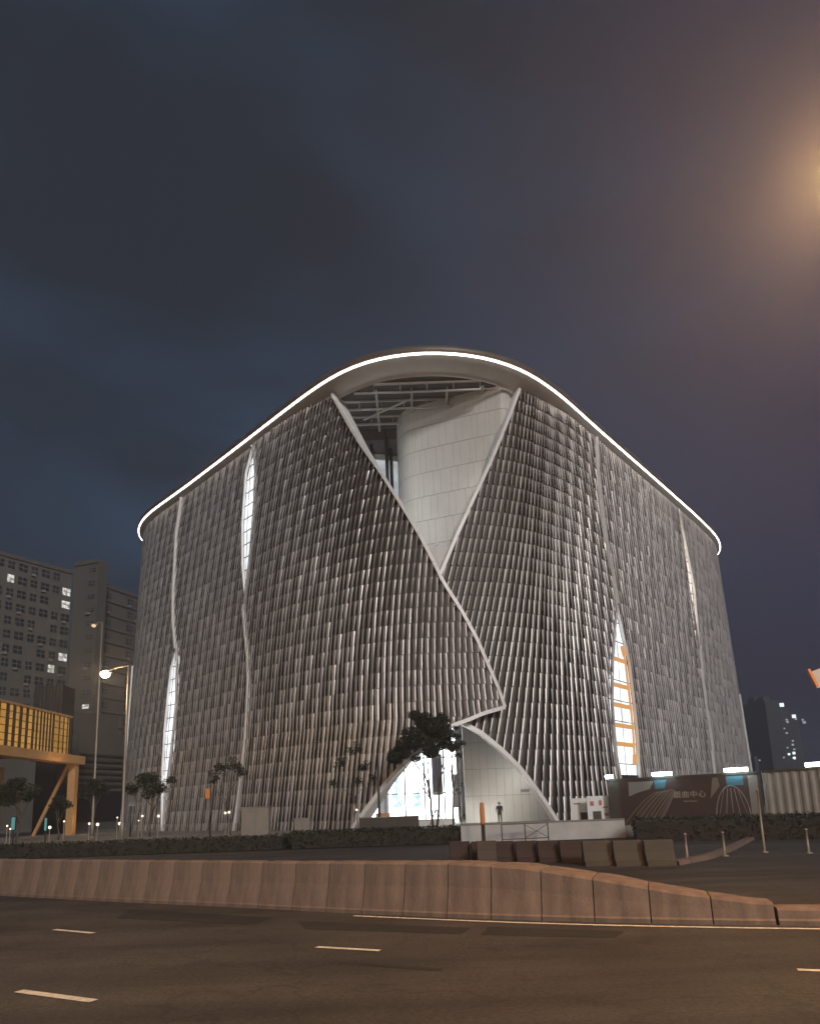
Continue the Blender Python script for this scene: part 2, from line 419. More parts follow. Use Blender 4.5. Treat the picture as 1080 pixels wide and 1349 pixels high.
# ------------------------------------------------------------------ theatre
H = 41.0
ZT = 40.3
LED = [(-37.36, 92.80), (-37.37, 91.48), (-37.17, 90.18), (-36.80, 88.91), (-36.29, 87.69), (-35.67, 86.53), (-34.96, 85.42), (-34.18, 84.36), (-33.33, 83.34), (-32.44, 82.37), (-31.52, 81.42), (-30.59, 80.49), (-29.64, 79.57), (-28.70, 78.65), (-27.75, 77.73), (-26.81, 76.80), (-25.87, 75.88), (-24.94, 74.94), (-24.01, 74.00), (-23.09, 73.06), (-22.17, 72.12), (-21.24, 71.18), (-20.32, 70.24), (-19.39, 69.30), (-18.47, 68.35), (-17.55, 67.41), (-16.63, 66.47), (-15.71, 65.52), (-14.79, 64.57), (-13.87, 63.62), (-12.95, 62.67), (-12.03, 61.73), (-11.11, 60.79), (-10.18, 59.85), (-9.24, 58.92), (-8.29, 58.01), (-7.32, 57.11), (-6.31, 56.26), (-5.25, 55.48), (-4.13, 54.79), (-2.94, 54.22), (-1.70, 53.78), (-0.41, 53.47), (0.89, 53.29), (2.21, 53.22), (3.53, 53.28), (4.84, 53.44), (6.13, 53.72), (7.39, 54.10), (8.61, 54.60), (9.78, 55.20), (10.90, 55.90), (11.96, 56.69), (12.96, 57.55), (13.91, 58.46), (14.83, 59.40), (15.73, 60.37), (16.60, 61.36), (17.46, 62.37), (18.31, 63.38), (19.15, 64.39), (20.00, 65.40), (20.85, 66.41), (21.70, 67.42), (22.56, 68.42), (23.41, 69.43), (24.27, 70.43), (25.13, 71.43), (25.98, 72.44), (26.84, 73.44), (27.70, 74.44), (28.55, 75.45), (29.41, 76.45), (30.27, 77.45), (31.12, 78.46), (31.98, 79.46), (32.83, 80.47), (33.69, 81.47), (34.54, 82.48), (35.39, 83.49), (36.25, 84.49), (37.10, 85.50), (37.95, 86.51), (38.80, 87.52), (39.65, 88.53), (40.49, 89.54), (41.33, 90.56), (42.17, 91.58), (43.00, 92.61), (43.82, 93.64), (44.65, 94.67), (45.46, 95.70), (46.26, 96.75), (47.03, 97.83), (47.76, 98.92), (48.44, 100.05), (49.07, 101.21), (49.64, 102.40), (50.14, 103.63), (50.51, 104.89), (50.73, 106.19), (50.74, 107.51), (50.54, 108.81), (50.17, 110.08), (49.66, 111.29), (49.04, 112.46), (48.33, 113.57), (47.55, 114.63), (46.70, 115.64), (45.81, 116.62), (44.89, 117.56), (43.96, 118.50), (43.01, 119.42), (42.07, 120.34), (41.12, 121.26), (40.18, 122.18), (39.24, 123.11), (38.31, 124.05), (37.38, 124.99), (36.46, 125.93), (35.54, 126.87), (34.61, 127.81), (33.69, 128.75), (32.76, 129.69), (31.84, 130.64), (30.92, 131.58), (30.00, 132.52), (29.08, 133.47), (28.16, 134.42), (27.24, 135.36), (26.32, 136.31), (25.40, 137.26), (24.48, 138.20), (23.55, 139.14), (22.61, 140.07), (21.66, 140.98), (20.69, 141.88), (19.68, 142.73), (18.62, 143.51), (17.50, 144.20), (16.31, 144.77), (15.07, 145.21), (13.78, 145.52), (12.48, 145.70), (11.16, 145.77), (9.84, 145.71), (8.53, 145.55), (7.24, 145.27), (5.98, 144.89), (4.76, 144.39), (3.59, 143.79), (2.47, 143.09), (1.41, 142.30), (0.41, 141.44), (-0.54, 140.53), (-1.46, 139.58), (-2.36, 138.61), (-3.23, 137.63), (-4.09, 136.62), (-4.94, 135.61), (-5.78, 134.60), (-6.63, 133.59), (-7.48, 132.58), (-8.33, 131.57), (-9.19, 130.57), (-10.04, 129.56), (-10.90, 128.56), (-11.76, 127.56), (-12.61, 126.55), (-13.47, 125.55), (-14.33, 124.55), (-15.18, 123.54), (-16.04, 122.54), (-16.90, 121.53), (-17.75, 120.53), (-18.61, 119.53), (-19.46, 118.52), (-20.32, 117.52), (-21.17, 116.51), (-22.02, 115.50), (-22.88, 114.49), (-23.73, 113.49), (-24.58, 112.48), (-25.43, 111.47), (-26.28, 110.46), (-27.12, 109.45), (-27.96, 108.43), (-28.80, 107.41), (-29.63, 106.38), (-30.45, 105.35), (-31.28, 104.32), (-32.09, 103.28), (-32.89, 102.23), (-33.66, 101.16), (-34.39, 100.06), (-35.07, 98.94), (-35.70, 97.78), (-36.27, 96.59), (-36.77, 95.36), (-37.14, 94.10)]
WALL = [(-36.55, 92.73), (-36.54, 91.45), (-36.34, 90.17), (-35.97, 88.94), (-35.46, 87.76), (-34.83, 86.63), (-34.13, 85.56), (-33.35, 84.53), (-32.51, 83.55), (-31.64, 82.60), (-30.74, 81.67), (-29.83, 80.76), (-28.91, 79.86), (-27.99, 78.96), (-27.07, 78.06), (-26.15, 77.16), (-25.23, 76.25), (-24.32, 75.34), (-23.42, 74.42), (-22.51, 73.50), (-21.61, 72.58), (-20.71, 71.66), (-19.80, 70.74), (-18.90, 69.82), (-18.00, 68.90), (-17.10, 67.98), (-16.20, 67.06), (-15.30, 66.13), (-14.40, 65.21), (-13.50, 64.28), (-12.60, 63.37), (-11.66, 62.48), (-10.70, 61.63), (-9.70, 60.81), (-8.69, 60.02), (-7.66, 59.24), (-6.63, 58.46), (-5.60, 57.69), (-4.55, 56.95), (-3.45, 56.27), (-2.29, 55.71), (-1.07, 55.30), (0.19, 55.02), (1.47, 54.87), (2.76, 54.85), (4.04, 54.96), (5.31, 55.19), (6.55, 55.53), (7.75, 55.99), (8.91, 56.57), (10.01, 57.24), (11.05, 57.99), (12.07, 58.78), (13.08, 59.58), (14.08, 60.40), (15.06, 61.23), (16.01, 62.10), (16.93, 63.00), (17.81, 63.95), (18.65, 64.92), (19.48, 65.91), (20.31, 66.89), (21.15, 67.87), (21.98, 68.86), (22.82, 69.84), (23.65, 70.82), (24.49, 71.80), (25.33, 72.78), (26.17, 73.76), (27.00, 74.74), (27.84, 75.72), (28.68, 76.70), (29.51, 77.68), (30.35, 78.66), (31.18, 79.64), (32.02, 80.62), (32.86, 81.60), (33.69, 82.59), (34.52, 83.57), (35.35, 84.55), (36.18, 85.54), (37.02, 86.52), (37.85, 87.51), (38.68, 88.50), (39.50, 89.49), (40.33, 90.48), (41.14, 91.47), (41.96, 92.47), (42.77, 93.47), (43.57, 94.48), (44.37, 95.49), (45.16, 96.51), (45.92, 97.55), (46.66, 98.61), (47.36, 99.69), (48.00, 100.81), (48.60, 101.95), (49.12, 103.13), (49.54, 104.34), (49.83, 105.60), (49.94, 106.88), (49.84, 108.16), (49.55, 109.42), (49.10, 110.63), (48.54, 111.78), (47.87, 112.89), (47.12, 113.94), (46.32, 114.94), (45.46, 115.91), (44.57, 116.84), (43.67, 117.76), (42.75, 118.66), (41.83, 119.57), (40.91, 120.47), (39.99, 121.37), (39.07, 122.27), (38.16, 123.18), (37.25, 124.10), (36.35, 125.02), (35.44, 125.93), (34.54, 126.85), (33.64, 127.77), (32.73, 128.69), (31.83, 129.61), (30.93, 130.54), (30.03, 131.46), (29.13, 132.38), (28.23, 133.30), (27.34, 134.23), (26.44, 135.16), (25.54, 136.08), (24.64, 137.00), (23.74, 137.92), (22.83, 138.83), (21.91, 139.73), (20.97, 140.62), (20.01, 141.48), (19.00, 142.29), (17.95, 143.02), (16.83, 143.66), (15.65, 144.18), (14.42, 144.57), (13.16, 144.83), (11.88, 144.97), (10.59, 144.98), (9.31, 144.88), (8.04, 144.66), (6.79, 144.34), (5.58, 143.90), (4.41, 143.36), (3.30, 142.71), (2.24, 141.98), (1.24, 141.16), (0.29, 140.30), (-0.63, 139.39), (-1.51, 138.45), (-2.37, 137.49), (-3.22, 136.52), (-4.05, 135.54), (-4.88, 134.55), (-5.71, 133.56), (-6.54, 132.58), (-7.37, 131.59), (-8.21, 130.61), (-9.04, 129.63), (-9.88, 128.65), (-10.71, 127.67), (-11.55, 126.69), (-12.39, 125.71), (-13.22, 124.73), (-14.06, 123.75), (-14.90, 122.77), (-15.74, 121.79), (-16.57, 120.81), (-17.41, 119.82), (-18.24, 118.84), (-19.08, 117.86), (-19.91, 116.88), (-20.75, 115.90), (-21.58, 114.91), (-22.41, 113.93), (-23.24, 112.94), (-24.07, 111.96), (-24.90, 110.97), (-25.73, 109.98), (-26.56, 108.99), (-27.38, 108.00), (-28.19, 107.00), (-29.00, 106.00), (-29.81, 105.00), (-30.61, 103.99), (-31.41, 102.97), (-32.19, 101.95), (-32.94, 100.90), (-33.65, 99.83), (-34.33, 98.73), (-34.95, 97.60), (-35.50, 96.44), (-35.98, 95.24), (-36.34, 94.01)]
WTOT = 257.758
NWALL = len(WALL)
def closed_normals(P):
    o = []
    n = len(P)
    for i in range(n):
        a, b = P[i-1], P[(i+1) % n]; t = Vector((b[0]-a[0], b[1]-a[1])).normalized(); o.append(Vector((t.y, -t.x)))
    return o
WN = closed_normals(WALL)
LN = closed_normals(LED)
def S(s, z, off=0.0):
    i = (s/WTOT*NWALL) % NWALL; a = int(i) % NWALL; b = (a+1) % NWALL; f = i-int(i)
    n = WN[a]*(1-f) + WN[b]*f; n.normalize(); o = .03*(H-z)+off
    return Vector((lerp(WALL[a][0], WALL[b][0], f)+n.x*o, lerp(WALL[a][1], WALL[b][1], f)+n.y*o, z))
theatre = thing('theatre', (6.5, 97, 0), 'large curved theatre clad in bronze fins like a parted curtain, roof edge glowing', 'theatre')

def curve(pts):  # (s, z) listed top to bottom -> function s(z)
    p = sorted(((z, s) for s, z in pts)); zs = [a for a, _ in p]; ss = [b for _, b in p]
    return lambda z: interp(z, zs, ss)
def curve_z(pts):  # function z(s)
    p = sorted(pts); xs = [a for a, _ in p]; ys = [b for _, b in p]
    return lambda s: interp(s, xs, ys)
A_up = [(18.39, 40.30), (18.17, 39.21), (17.51, 35.91), (17.57, 31.84), (17.65, 27.85), (18.00, 24.85), (19.03, 21.19)]
A_l = [(19.03, 21.19), (17.91, 19.18), (17.55, 16.89), (17.12, 11.79), (17.20, 7.52), (17.54, 3.69), (17.92, 0.79), (18.03, 0.00)]
A_r = [(19.03, 21.19), (19.24, 20.84), (19.43, 19.78), (19.83, 14.28), (19.33, 9.59), (18.75, 5.82), (18.50, 2.60), (18.28, 0.79), (18.18, 0.00)]
B_l = [(34.32, 40.30), (33.05, 37.77), (32.71, 32.15), (33.06, 27.32), (34.07, 22.84)]
B_r = [(34.32, 40.30), (34.79, 40.00), (35.35, 36.85), (35.32, 32.78), (34.96, 28.32), (34.07, 22.84)]
B_dn = [(34.07, 22.84), (33.99, 22.22), (34.61, 19.45), (35.21, 16.94), (35.41, 14.70), (35.39, 12.01), (35.24, 9.18), (34.79, 5.95), (34.32, 3.19), (33.80, 0.87), (33.60, 0.00)]
V_l = [(47.14, 40.30), (47.74, 39.12), (50.17, 34.38), (52.20, 30.79), (53.95, 27.30), (55.27, 24.50), (56.29, 21.99), (56.86, 20.40), (58.19, 17.84), (59.21, 15.55), (59.99, 13.30), (60.68, 11.35), (61.10, 9.80)]
arch_l = [(61.10, 9.80), (59.40, 9.30), (58.28, 8.80), (57.08, 8.37), (55.40, 6.96), (53.74, 5.69), (52.40, 4.30), (51.26, 2.80), (50.20, 1.50), (49.61, 0.72), (49.06, 0.00)]
V_r = [(65.75, 40.30), (64.18, 36.88), (61.90, 31.90), (60.04, 28.21), (58.39, 24.81), (57.10, 21.96), (55.98, 19.47)]
arch_r = [(56.57, 9.51), (58.11, 8.61), (59.50, 7.81), (60.99, 6.51), (62.35, 5.06), (63.78, 3.06), (65.30, 0.66), (65.72, 0.00)]
C_up = [(79.00, 40.30), (78.89, 39.61), (78.38, 36.17), (78.20, 31.90), (78.31, 28.16), (78.99, 25.00), (79.24, 21.76)]
C_l = [(79.24, 21.76), (79.33, 21.45), (78.12, 19.08), (76.57, 15.38), (75.45, 11.46), (75.09, 8.51), (74.97, 6.19), (75.23, 4.21), (75.79, 0.00)]
C_r = [(79.24, 21.76), (79.43, 21.31), (80.10, 18.30), (80.78, 15.98), (80.73, 11.98), (80.63, 9.18), (80.18, 6.50), (79.67, 4.29), (78.68, 0.00)]
D_l = [(103.79, 40.30), (103.69, 39.44), (103.69, 35.89), (103.67, 29.83), (103.89, 24.00), (104.16, 21.39)]
D_r = [(103.79, 40.30), (103.89, 39.39), (104.64, 36.14), (105.59, 29.42), (104.16, 21.39)]
D_dn = [(104.16, 21.39), (103.92, 21.14), (103.02, 16.93), (102.81, 13.72), (103.04, 10.84), (102.92, 9.08), (102.17, 4.90), (101.29, 0.00)]

CH = 1.30
def curtain(name_, s0, s1, sL, sR, zlo, zhi, off=0.0, stag=0.5, slant=1.0, ampf=None, offf=None, shift=None, xtra=0, cw=.47, ripple=.11):
    CW = cw
    """one hanging of metal fins: every fin a bent, twisted sheet, hung in courses"""
    m = MB()
    nr = int(math.ceil(ZT/CH)); nc = int(math.ceil((s1-s0)/CW))
    us = (-.5, -.36, -.19, 0, .19, .36, .5); vs_ = (0, .5, 1)
    for r in range(nr):
        for c in range(-1-xtra, nc+1+xtra):
            zc = (r+.5)*CH; sc = s0 + (c+.5+(r*stag) % 1.0)*CW; s00 = sc; sc = s00 + (shift(s00, zc) if shift else 0.0)
            if sc < sL(min(zc, ZT))-CW or sc > sR(min(zc, ZT))+CW: continue
            if zc-CH > zhi(sc+CW*.5)+2 and zc-CH > zhi(sc-CW*.5)+2: continue
            amp = ampf(sc, zc) if ampf else 0.0
            jit = random.uniform(-.02, .02); jr = random.uniform(-.05, .05)
            P = []; U = []
            for v in vs_:
                for u in us:
                    z_ = (r+v)*CH; s_ = s00+u*CW*(.88-.20*amp)+(shift(s00, z_) if shift else 0.0)
                    zz = min(z_, ZT); s2 = max(sL(zz), min(sR(zz), s_))
                    z2 = max(zlo(s2), min(min(ZT, zhi(s2)), zz))
                    o = off + (offf(s2, z2) if offf else 0)
                    sg = 1 if slant > 0 else -1
                    o += .27*cw*math.sqrt(max(0, 1-(2*u)**2*.96)) + jit*.2 + jr*u + ripple*math.sin(2*math.pi*(sc/(3.3*cw)-zc/7.4))*u
                    o += (.10+.24*amp)*u*sg + (.06+.14*amp)*u*(1.0-2.0*v)*slant
                    P.append(S(s2, z2, o)); U.append((s2, z2))
            base = len(m.v); used = False; fs = []
            for j in range(2):
                for i in range(6):
                    a = j*7+i; q = (a, a+1, a+8, a+7)
                    ds = abs(U[a][0]-U[a+1][0])+abs(U[a+7][0]-U[a+8][0]); dz = abs(U[a][1]-U[a+7][1])+abs(U[a+1][1]-U[a+8][1])
                    if ds > .01 and dz > .04: fs.append(q)
            if fs: m.add(P, fs)
    # backing sheet behind the fins
    m.cur = 1
    nz = 24; n2 = max(2, int((s1-s0)/1.0)); rows = []
    keep = []
    for j in range(nz+1):
        z = ZT*j/nz; row = []
        for i in range(n2+1):
            s_ = s0+(s1-s0)*i/n2; s2 = max(sL(z), min(sR(z), s_)); z2 = max(zlo(s2), min(min(ZT, zhi(s2)), z))
            row.append((S(s2, z2, off+(offf(s2, z2) if offf else 0)-.22), s2, z2))
        rows.append(row)
    fs = []
    W_ = n2+1
    for j in range(nz):
        for i in range(n2):
            q = (j*W_+i, j*W_+i+1, (j+1)*W_+i+1, (j+1)*W_+i)
            pts = [rows[j][i], rows[j][i+1], rows[j+1][i+1], rows[j+1][i]]
            ds = abs(pts[0][1]-pts[1][1])+abs(pts[3][1]-pts[2][1]); dz = abs(pts[0][2]-pts[3][2])+abs(pts[1][2]-pts[2][2])
            if ds > .01 and dz > .01: fs.append(q)
    m.add([p[0] for r_ in rows for p in r_], fs)
    o = m.build('fin_curtain', MT['fin'], theatre, smooth=True, extra=[MT['fin_back']])
    return o
def const(v): return lambda _: v
def joined(*segs):
    pts = []
    for s_ in segs: pts += s_
    return curve(pts)
fA_l = joined(A_up, A_l[1:]); fA_r = joined(A_up, A_r[1:])
fB_l = joined(B_l, B_dn[1:]); fB_r = joined(B_r, B_dn[1:])
fC_l = joined(C_up, C_l[1:]); fC_r = joined(C_up, C_r[1:])
fD_l = joined(D_l, D_dn[1:]); fD_r = joined(D_r, D_dn[1:])
fVl = curve_z(V_l); fal = curve_z(arch_l); fVr = curve_z(V_r); far_ = curve_z(arch_r)
def seam_fold(*fs_):   # fins deepen near the folds of the curtain
    def f(s, z):
        d = min(abs(s-g(z)) for g in fs_); return .25*(1-smooth01(d/4.0))
    return f
def amp3(s, z):
    dv = max(0, fVl_s(z)-s); return .15 + .85*(1-smooth01(dv/11.0))*smooth01((z-1)/12+.35)
fVl_s = curve(V_l); fVr_s = curve(V_r)
def amp4(s, z):
    lim = fVr_s(z) if z > V_r[-1][1] else hid
    return .12 + .9*(1-smooth01((s-lim)/15.0))
hi = const(99.0); lo = const(0.0)
def wave(k, ph, a): return lambda s, z: a*math.sin(s*k+ph+z*.03)
drift = lambda s, z: .0046*max(0, z-9)**2 - .10*max(0, 9-z)
tip = V_l[-1][0]; hid = arch_r[0][0]
fan4 = lambda s, z: .27*(1-smooth01((s-hid-4)/15.0))*(z-20)
off4 = lambda s, z: -.75*(1-smooth01((s-hid-3)/7.0))
c1 = curtain('1', -12, 19.5, const(-12), fA_l, lo, hi, 0.0, 0, 1.0, seam_fold(fA_l), shift=drift, xtra=12)
c2 = curtain('2', 17.5, 36, fA_r, fB_l, lo, hi, 0.04, 0, 1.0, seam_fold(fA_r, fB_l), shift=drift, xtra=12)
c3 = curtain('3', 32.5, tip, fB_r, const(tip), lambda s: 0 if s < arch_l[-1][0] else fal(s), lambda s: 99 if s < V_l[0][0] else fVl(s), 0.25, 0, 1.0, amp3, shift=drift, xtra=12)
c4 = curtain('4', hid, 80.5, const(hid), fC_l, lambda s: 0 if s > arch_r[-1][0] else far_(s), lambda s: 99 if s > V_r[0][0] else fVr(s), 0.0, 0.0, -1.0, amp4, offf=off4, shift=fan4, xtra=16, cw=.54)
c5 = curtain('5', 73.5, 106, fC_r, fD_l, lo, hi, 0.03, 0.0, -.5, seam_fold(fC_r, fD_l), cw=.58, ripple=.05)
c6 = curtain('6', 100.5, 140, fD_r, const(140), lo, hi, 0.0, 0.0, -.5, None, cw=.58, ripple=.05)
rows = []
for j in range(11):
    rows.append([S(140+i*(WTOT-152)/60, ZT*j/10, -.05) for i in range(61)])
MB().grid(rows).build('rear_wall', MT['fin'], theatre, smooth=True)

# pale folded trims along the curtain hems (sub-parts of the curtains)
def hem(owner, pts, off, w, d, n=40):
    m = MB(); P = []
    L_ = [0.0]
    for i in range(1, len(pts)): L_.append(L_[-1]+math.hypot(pts[i][0]-pts[i-1][0], pts[i][1]-pts[i-1][1]))
    for k in range(n+1):
        t = L_[-1]*k/n; P.append((interp(t, L_, [p[0] for p in pts]), interp(t, L_, [p[1] for p in pts])))
    rows = []
    for k, (s, z) in enumerate(P):
        a = P[max(0, k-1)]; b = P[min(n, k+1)]; tx, tz = b[0]-a[0], b[1]-a[1]; l = math.hypot(tx, tz); nx, nz_ = tz/l, -tx/l
        o = off(s, z) if callable(off) else off
        z = max(z, .02)
        r = [S(s-nx*w/2, max(.01, z-nz_*w/2), o-d/2), S(s-nx*w/2, max(.01, z-nz_*w/2), o+d/2), S(s+nx*w/2, max(.01, z+nz_*w/2), o+d/2), S(s+nx*w/2, max(.01, z+nz_*w/2), o-d/2)]
        rows.append(r+[r[0]])
    m.grid(rows); m.f += [(0, 1, 2, 3)]; b = (len(rows)-1)*5; m.f += [(b+3, b+2, b+1, b)]; m.mi += [0, 0]
    return m.build('hem_trim', MT['trim'], owner)
hem(c1, A_up, .20, .20, .42); hem(c2, A_up[-1:]+A_r[1:], .10, .16, .30); hem(c1, A_l, .03, .10, .26)
hem(c2, B_l, .05, .12, .26); hem(c3, B_r, .22, .18, .30); hem(c2, B_dn, .22, .20, .44)
hem(c3, V_l, .32, .26, .44); hem(c3, arch_l, .32, .30, .46)
off4 = lambda s, z: .08-.75*(1-smooth01((s-hid-3)/7.0))
hem(c4, V_r, off4, .28, .44); hem(c4, arch_r, off4, .34, .46)
hem(c4, C_up, .20, .16, .40); hem(c4, C_l, .06, .12, .30); hem(c5, C_r, .04, .16, .28)
hem(c5, D_l, .0, .08, .16); hem(c6, D_r, .05, .14, .28); hem(c5, D_dn, .18, .16, .40)
hem(c1, [(3.6, 22), (3.4, 14), (3.4, 8), (3.6, 0)], .16, .24, .4); hem(c6, [(121.9, 17), (121.8, 11), (121.7, 6), (121.7, 0)], .16, .2, .4)
# reveal of the arch and of the big opening: white return panels
def reveal(owner, pts, o0, o1, name='reveal'):
    rows = []
    for k in range(len(pts)-1):
        for t in ((0, .25, .5, .75) if k < len(pts)-2 else (0, .25, .5, .75, 1)):
            s = lerp(pts[k][0], pts[k+1][0], t); z = max(.02, lerp(pts[k][1], pts[k+1][1], t))
            a = o0(s, z) if callable(o0) else o0
            rows.append([S(s, z, a), S(s, z, o1(s, z) if callable(o1) else o1)])
    return MB().grid(rows).build(name, MT['white'], owner)
reveal(c3, arch_l, .12, -1.3); reveal(c4, arch_r, lambda s, z: off4(s, z)-.2, lambda s, z: off4(s, z)-.5); reveal(c3, V_l[:9], .12, -1.2); reveal(c4, V_r, lambda s, z: off4(s, z)-.2, -1.4)

# lit glazing inside the slits
def slit(fl, fr, z0, z1, m, off, rowh, cols, warm=False):
    rows = []; n = 20
    for j in range(n+1):
        z = lerp(z0, z1, j/n); a, b = fl(z)-.5, fr(z)+.5
        rows.append([S(lerp(a, b, i/4), z, off) for i in range(5)])
    g = MB().grid(rows).build('slit_window', m, theatre)
    mu = MB()
    z = z0+rowh*.4
    while z < z1:
        a, b = fl(z)-.4, fr(z)+.4
        mu.bar(S(a, z, off+.12), S(b, z, off+.12), .08, .08); z += rowh
    for c in range(1, cols):
        prev = None
        for j in range(n+1):
            z = lerp(z0, z1, j/n); p = S(lerp(fl(z)-.3, fr(z)+.3, c/cols), z, off+.13)
            if prev is not None: mu.bar(prev, p, .06)
            prev = p
    mu.build('mullion', MT['steel'], g)
    return g
slit(fA_l, fA_r, 0.6, 21.6, MT['slit_lit'], -.22, 1.5, 3)
slit(fB_l, fB_r, 23.2, 39.7, MT['slit_lit'], -.22, 1.45, 3)
gC = slit(fC_l, fC_r, 0.6, 21.7, MT['slit_lit'], -.35, 2.05, 2)
gD = slit(fD_l, fD_r, 22, 39.7, MT['slit_warm'], -.22, 1.5, 2)
am = MB()
for z in (15.9, 13.2, 11.2, 9.2, 7.4):
    am.bar(S(fC_l(z)+.3, z, -.2), S(fC_r(z)-.2, z, -.2), .10, .42)
for j in range(12):
    z = 5.5+j; am.bar(S(fC_r(z)-.45, z, -.2), S(fC_r(z+1)-.45, z+1, -.2), .5, .10)
am.build('floor_light', MT['amber'], gC)
dk = MB(); dk.bar(S(fC_l(4.2)-.2, 4.3, -.15), S(fC_r(4.2)+.2, 4.3, -.15), .3, .34); dk.build('transom', MT['darksteel'], gC)

# roof: soffit, LED strip, fascia, deck
def ring(z_off_list):
    rows = []
    for src, o, z in z_off_list:
        P, Nn = (LED, LN) if src == 'L' else (WALL, WN)
        row = []
        for i in range(len(P)):
            row.append((P[i][0]+Nn[i].x*o, P[i][1]+Nn[i].y*o, z))
        row.append(row[0]); rows.append(row)
    return MB().grid(rows)
ring([('W', -.28, ZT-.3), ('W', -.18, ZT-.02), ('W', -.02, ZT+.05), ('L', -.40, ZT+.30), ('L', -.12, ZT+.55)]).build('soffit', MT['soffit'], theatre, True)
ring([('L', -.12, ZT+.56), ('L', .0, ZT+.59), ('L', .02, ZT+.645), ('L', .0, ZT+.70), ('L', -.12, ZT+.72)]).build('light_strip', MT['led'], theatre, True)
ring([('L', -.12, ZT+.725), ('L', .02, ZT+.80), ('L', .08, ZT+1.10), ('L', -.02, ZT+1.4), ('L', -.35, ZT+1.55), ('L', -1.2, ZT+1.6)]).build('roof_fascia', MT['fascia'], theatre, True)
dm = MB(); P = [(LED[i][0]-LN[i].x*1.1, LED[i][1]-LN[i].y*1.1) for i in range(len(LED))]
dm.prism(P, ZT+.75, ZT+1.56); dm.build('roof', MT['ceil'], theatre)

# open terrace behind the big V: ceiling, trusses, auditorium drum, self-glowing inner wall
DR = [(.2, 76), (-.3, 70), (-.45, 66.0), (-.42, 63.4), (-.12, 62.1), (.55, 61.15), (1.7, 60.5), (4.2, 59.5), (6.6, 58.6), (8.4, 58.0), (9.6, 57.75), (10.5, 58.6), (11.6, 61), (13.5, 66), (14.5, 76)]
DC = bez_sample(DR, 8)
rows = [[(p.x, p.y, z) for p in DC] for z in (22.0, 40.85)]
drum = MB().grid(rows).build('auditorium_wall', MT['drum'], theatre, True)
jm = MB()
for z in (26.2, 28.6, 31.0, 33.4, 35.8, 38.2):
    prev = None
    for p in DC[16:88]:
        q = Vector((p.x, p.y, z))
        if prev is not None:
            d = (q-prev); n = Vector((d.y, -d.x, 0)).normalized()*.006
            jm.bar(prev+n, q+n, .02, .035)
        prev = q
for row_ in range(8):
    zb = 23.8+2.4*row_
    for k, p in enumerate(DC[16:88]):
        if (k*7 + row_*3) % 5 < 2:
            q = DC[min(len(DC)-1, 17+k)]; d = Vector((q.x-p.x, q.y-p.y, 0)); n = Vector((d.y, -d.x, 0)).normalized()*.004
            jm.bar(Vector((p.x, p.y, zb))+n, Vector((p.x, p.y, min(40.8, zb+2.4)))+n, .014, .014)
jm.build('panel_joint', MT['joint'], drum)
fl = MB(); fl.prism([(S(s, 23.0, -2.4).x, S(s, 23.0, -2.4).y) for s in range(46, 70, 2)]+[(14, 76), (-12, 76)], 22.4, 23.2)
fl.build('terrace_floor', MT['stone'], theatre)
rows = [[S(s, z, -1.75) for s in (53.7, 54.7, 55.7, 56.7, 57.7, 58.7, 59.7, 60.7, 61.7)] for z in (16, 24.3)]
pr = MB().grid(rows); rows = [[S(s, 24.3, -1.75-o) for s in (53.7, 54.7, 55.7, 56.7, 57.7, 58.7, 59.7, 60.7, 61.7)] for o in (0, .35)]
pr.grid(rows).build('parapet', MT['soffit'], theatre)
# inner wall left of the drum, emissive in place of interior lighting
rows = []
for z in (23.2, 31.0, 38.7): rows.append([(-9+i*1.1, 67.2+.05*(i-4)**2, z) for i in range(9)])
iw = MB().grid(rows).build('inner_wall', emit('inner_wall_glow', (.86, .95, 1.0), .75, .45, .4), theatre, True)
hd = MB()
for i in range(8): hd.bar((-9+i*1.1, 67.15+.05*(i-4)**2, 39.0), (-9+(i+1)*1.1, 67.15+.05*(i-3)**2, 39.0), .3, .6)
hd.build('wall_header', MT['white'], iw)
for x, y in ((-3.1, 65.4), (-1.55, 64.6), (-1.15, 66.2), (-5.6, 66)):
    MB().tube([(x, y, 23.2), (x, y, 40.9)], .19, 10).build('column', MT['darksteel'], theatre, True)
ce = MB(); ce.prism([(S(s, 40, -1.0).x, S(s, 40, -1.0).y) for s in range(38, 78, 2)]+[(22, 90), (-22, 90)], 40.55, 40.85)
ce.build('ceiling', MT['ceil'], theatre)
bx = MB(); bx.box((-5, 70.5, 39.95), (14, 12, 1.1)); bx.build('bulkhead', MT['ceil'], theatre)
def wall_x(y):
    xs = []
    for i in range(NWALL):
        p, q = WALL[i-1], WALL[i]
        if (p[1] > y) != (q[1] > y): xs.append(p[0]+(q[0]-p[0])*(y-p[1])/(q[1]-p[1]))
    return min(xs), max(xs)
for k, y in enumerate((56.6, 57.9, 59.2, 60.5, 61.8, 63.1)):
    t = MB(); x0, x1 = wall_x(y); x0 = max(-10, x0+1.6); x1 = min(12, x1-1.6)
    t.bar((x0, y, 40.35), (x1, y, 40.35), .16)
    if k % 2 == 0:
        t.bar((x0, y, 39.5), (x1, y, 39.5), .14)
        n = max(2, int((x1-x0)/2.1))
        for i in range(n+1):
            x = lerp(x0, x1, i/n); t.bar((x, y, 39.4), (x, y, 40.35), .09)
    t.build('roof_truss', MT['steel'], theatre)
for x in (-5.5, -2.2, 1.1, 4.4, 7.7):
    MB().bar((x, 57.2 if abs(x-2) < 6 else 59, 40.15), (x, 64, 40.15), .2, .3).build('roof_beam', MT['steel'], theatre)
MB().bar((-3.6, 60.6, 39.3), (1.0, 57.4, 39.3), .12).build('brace', MT['steel'], theatre)
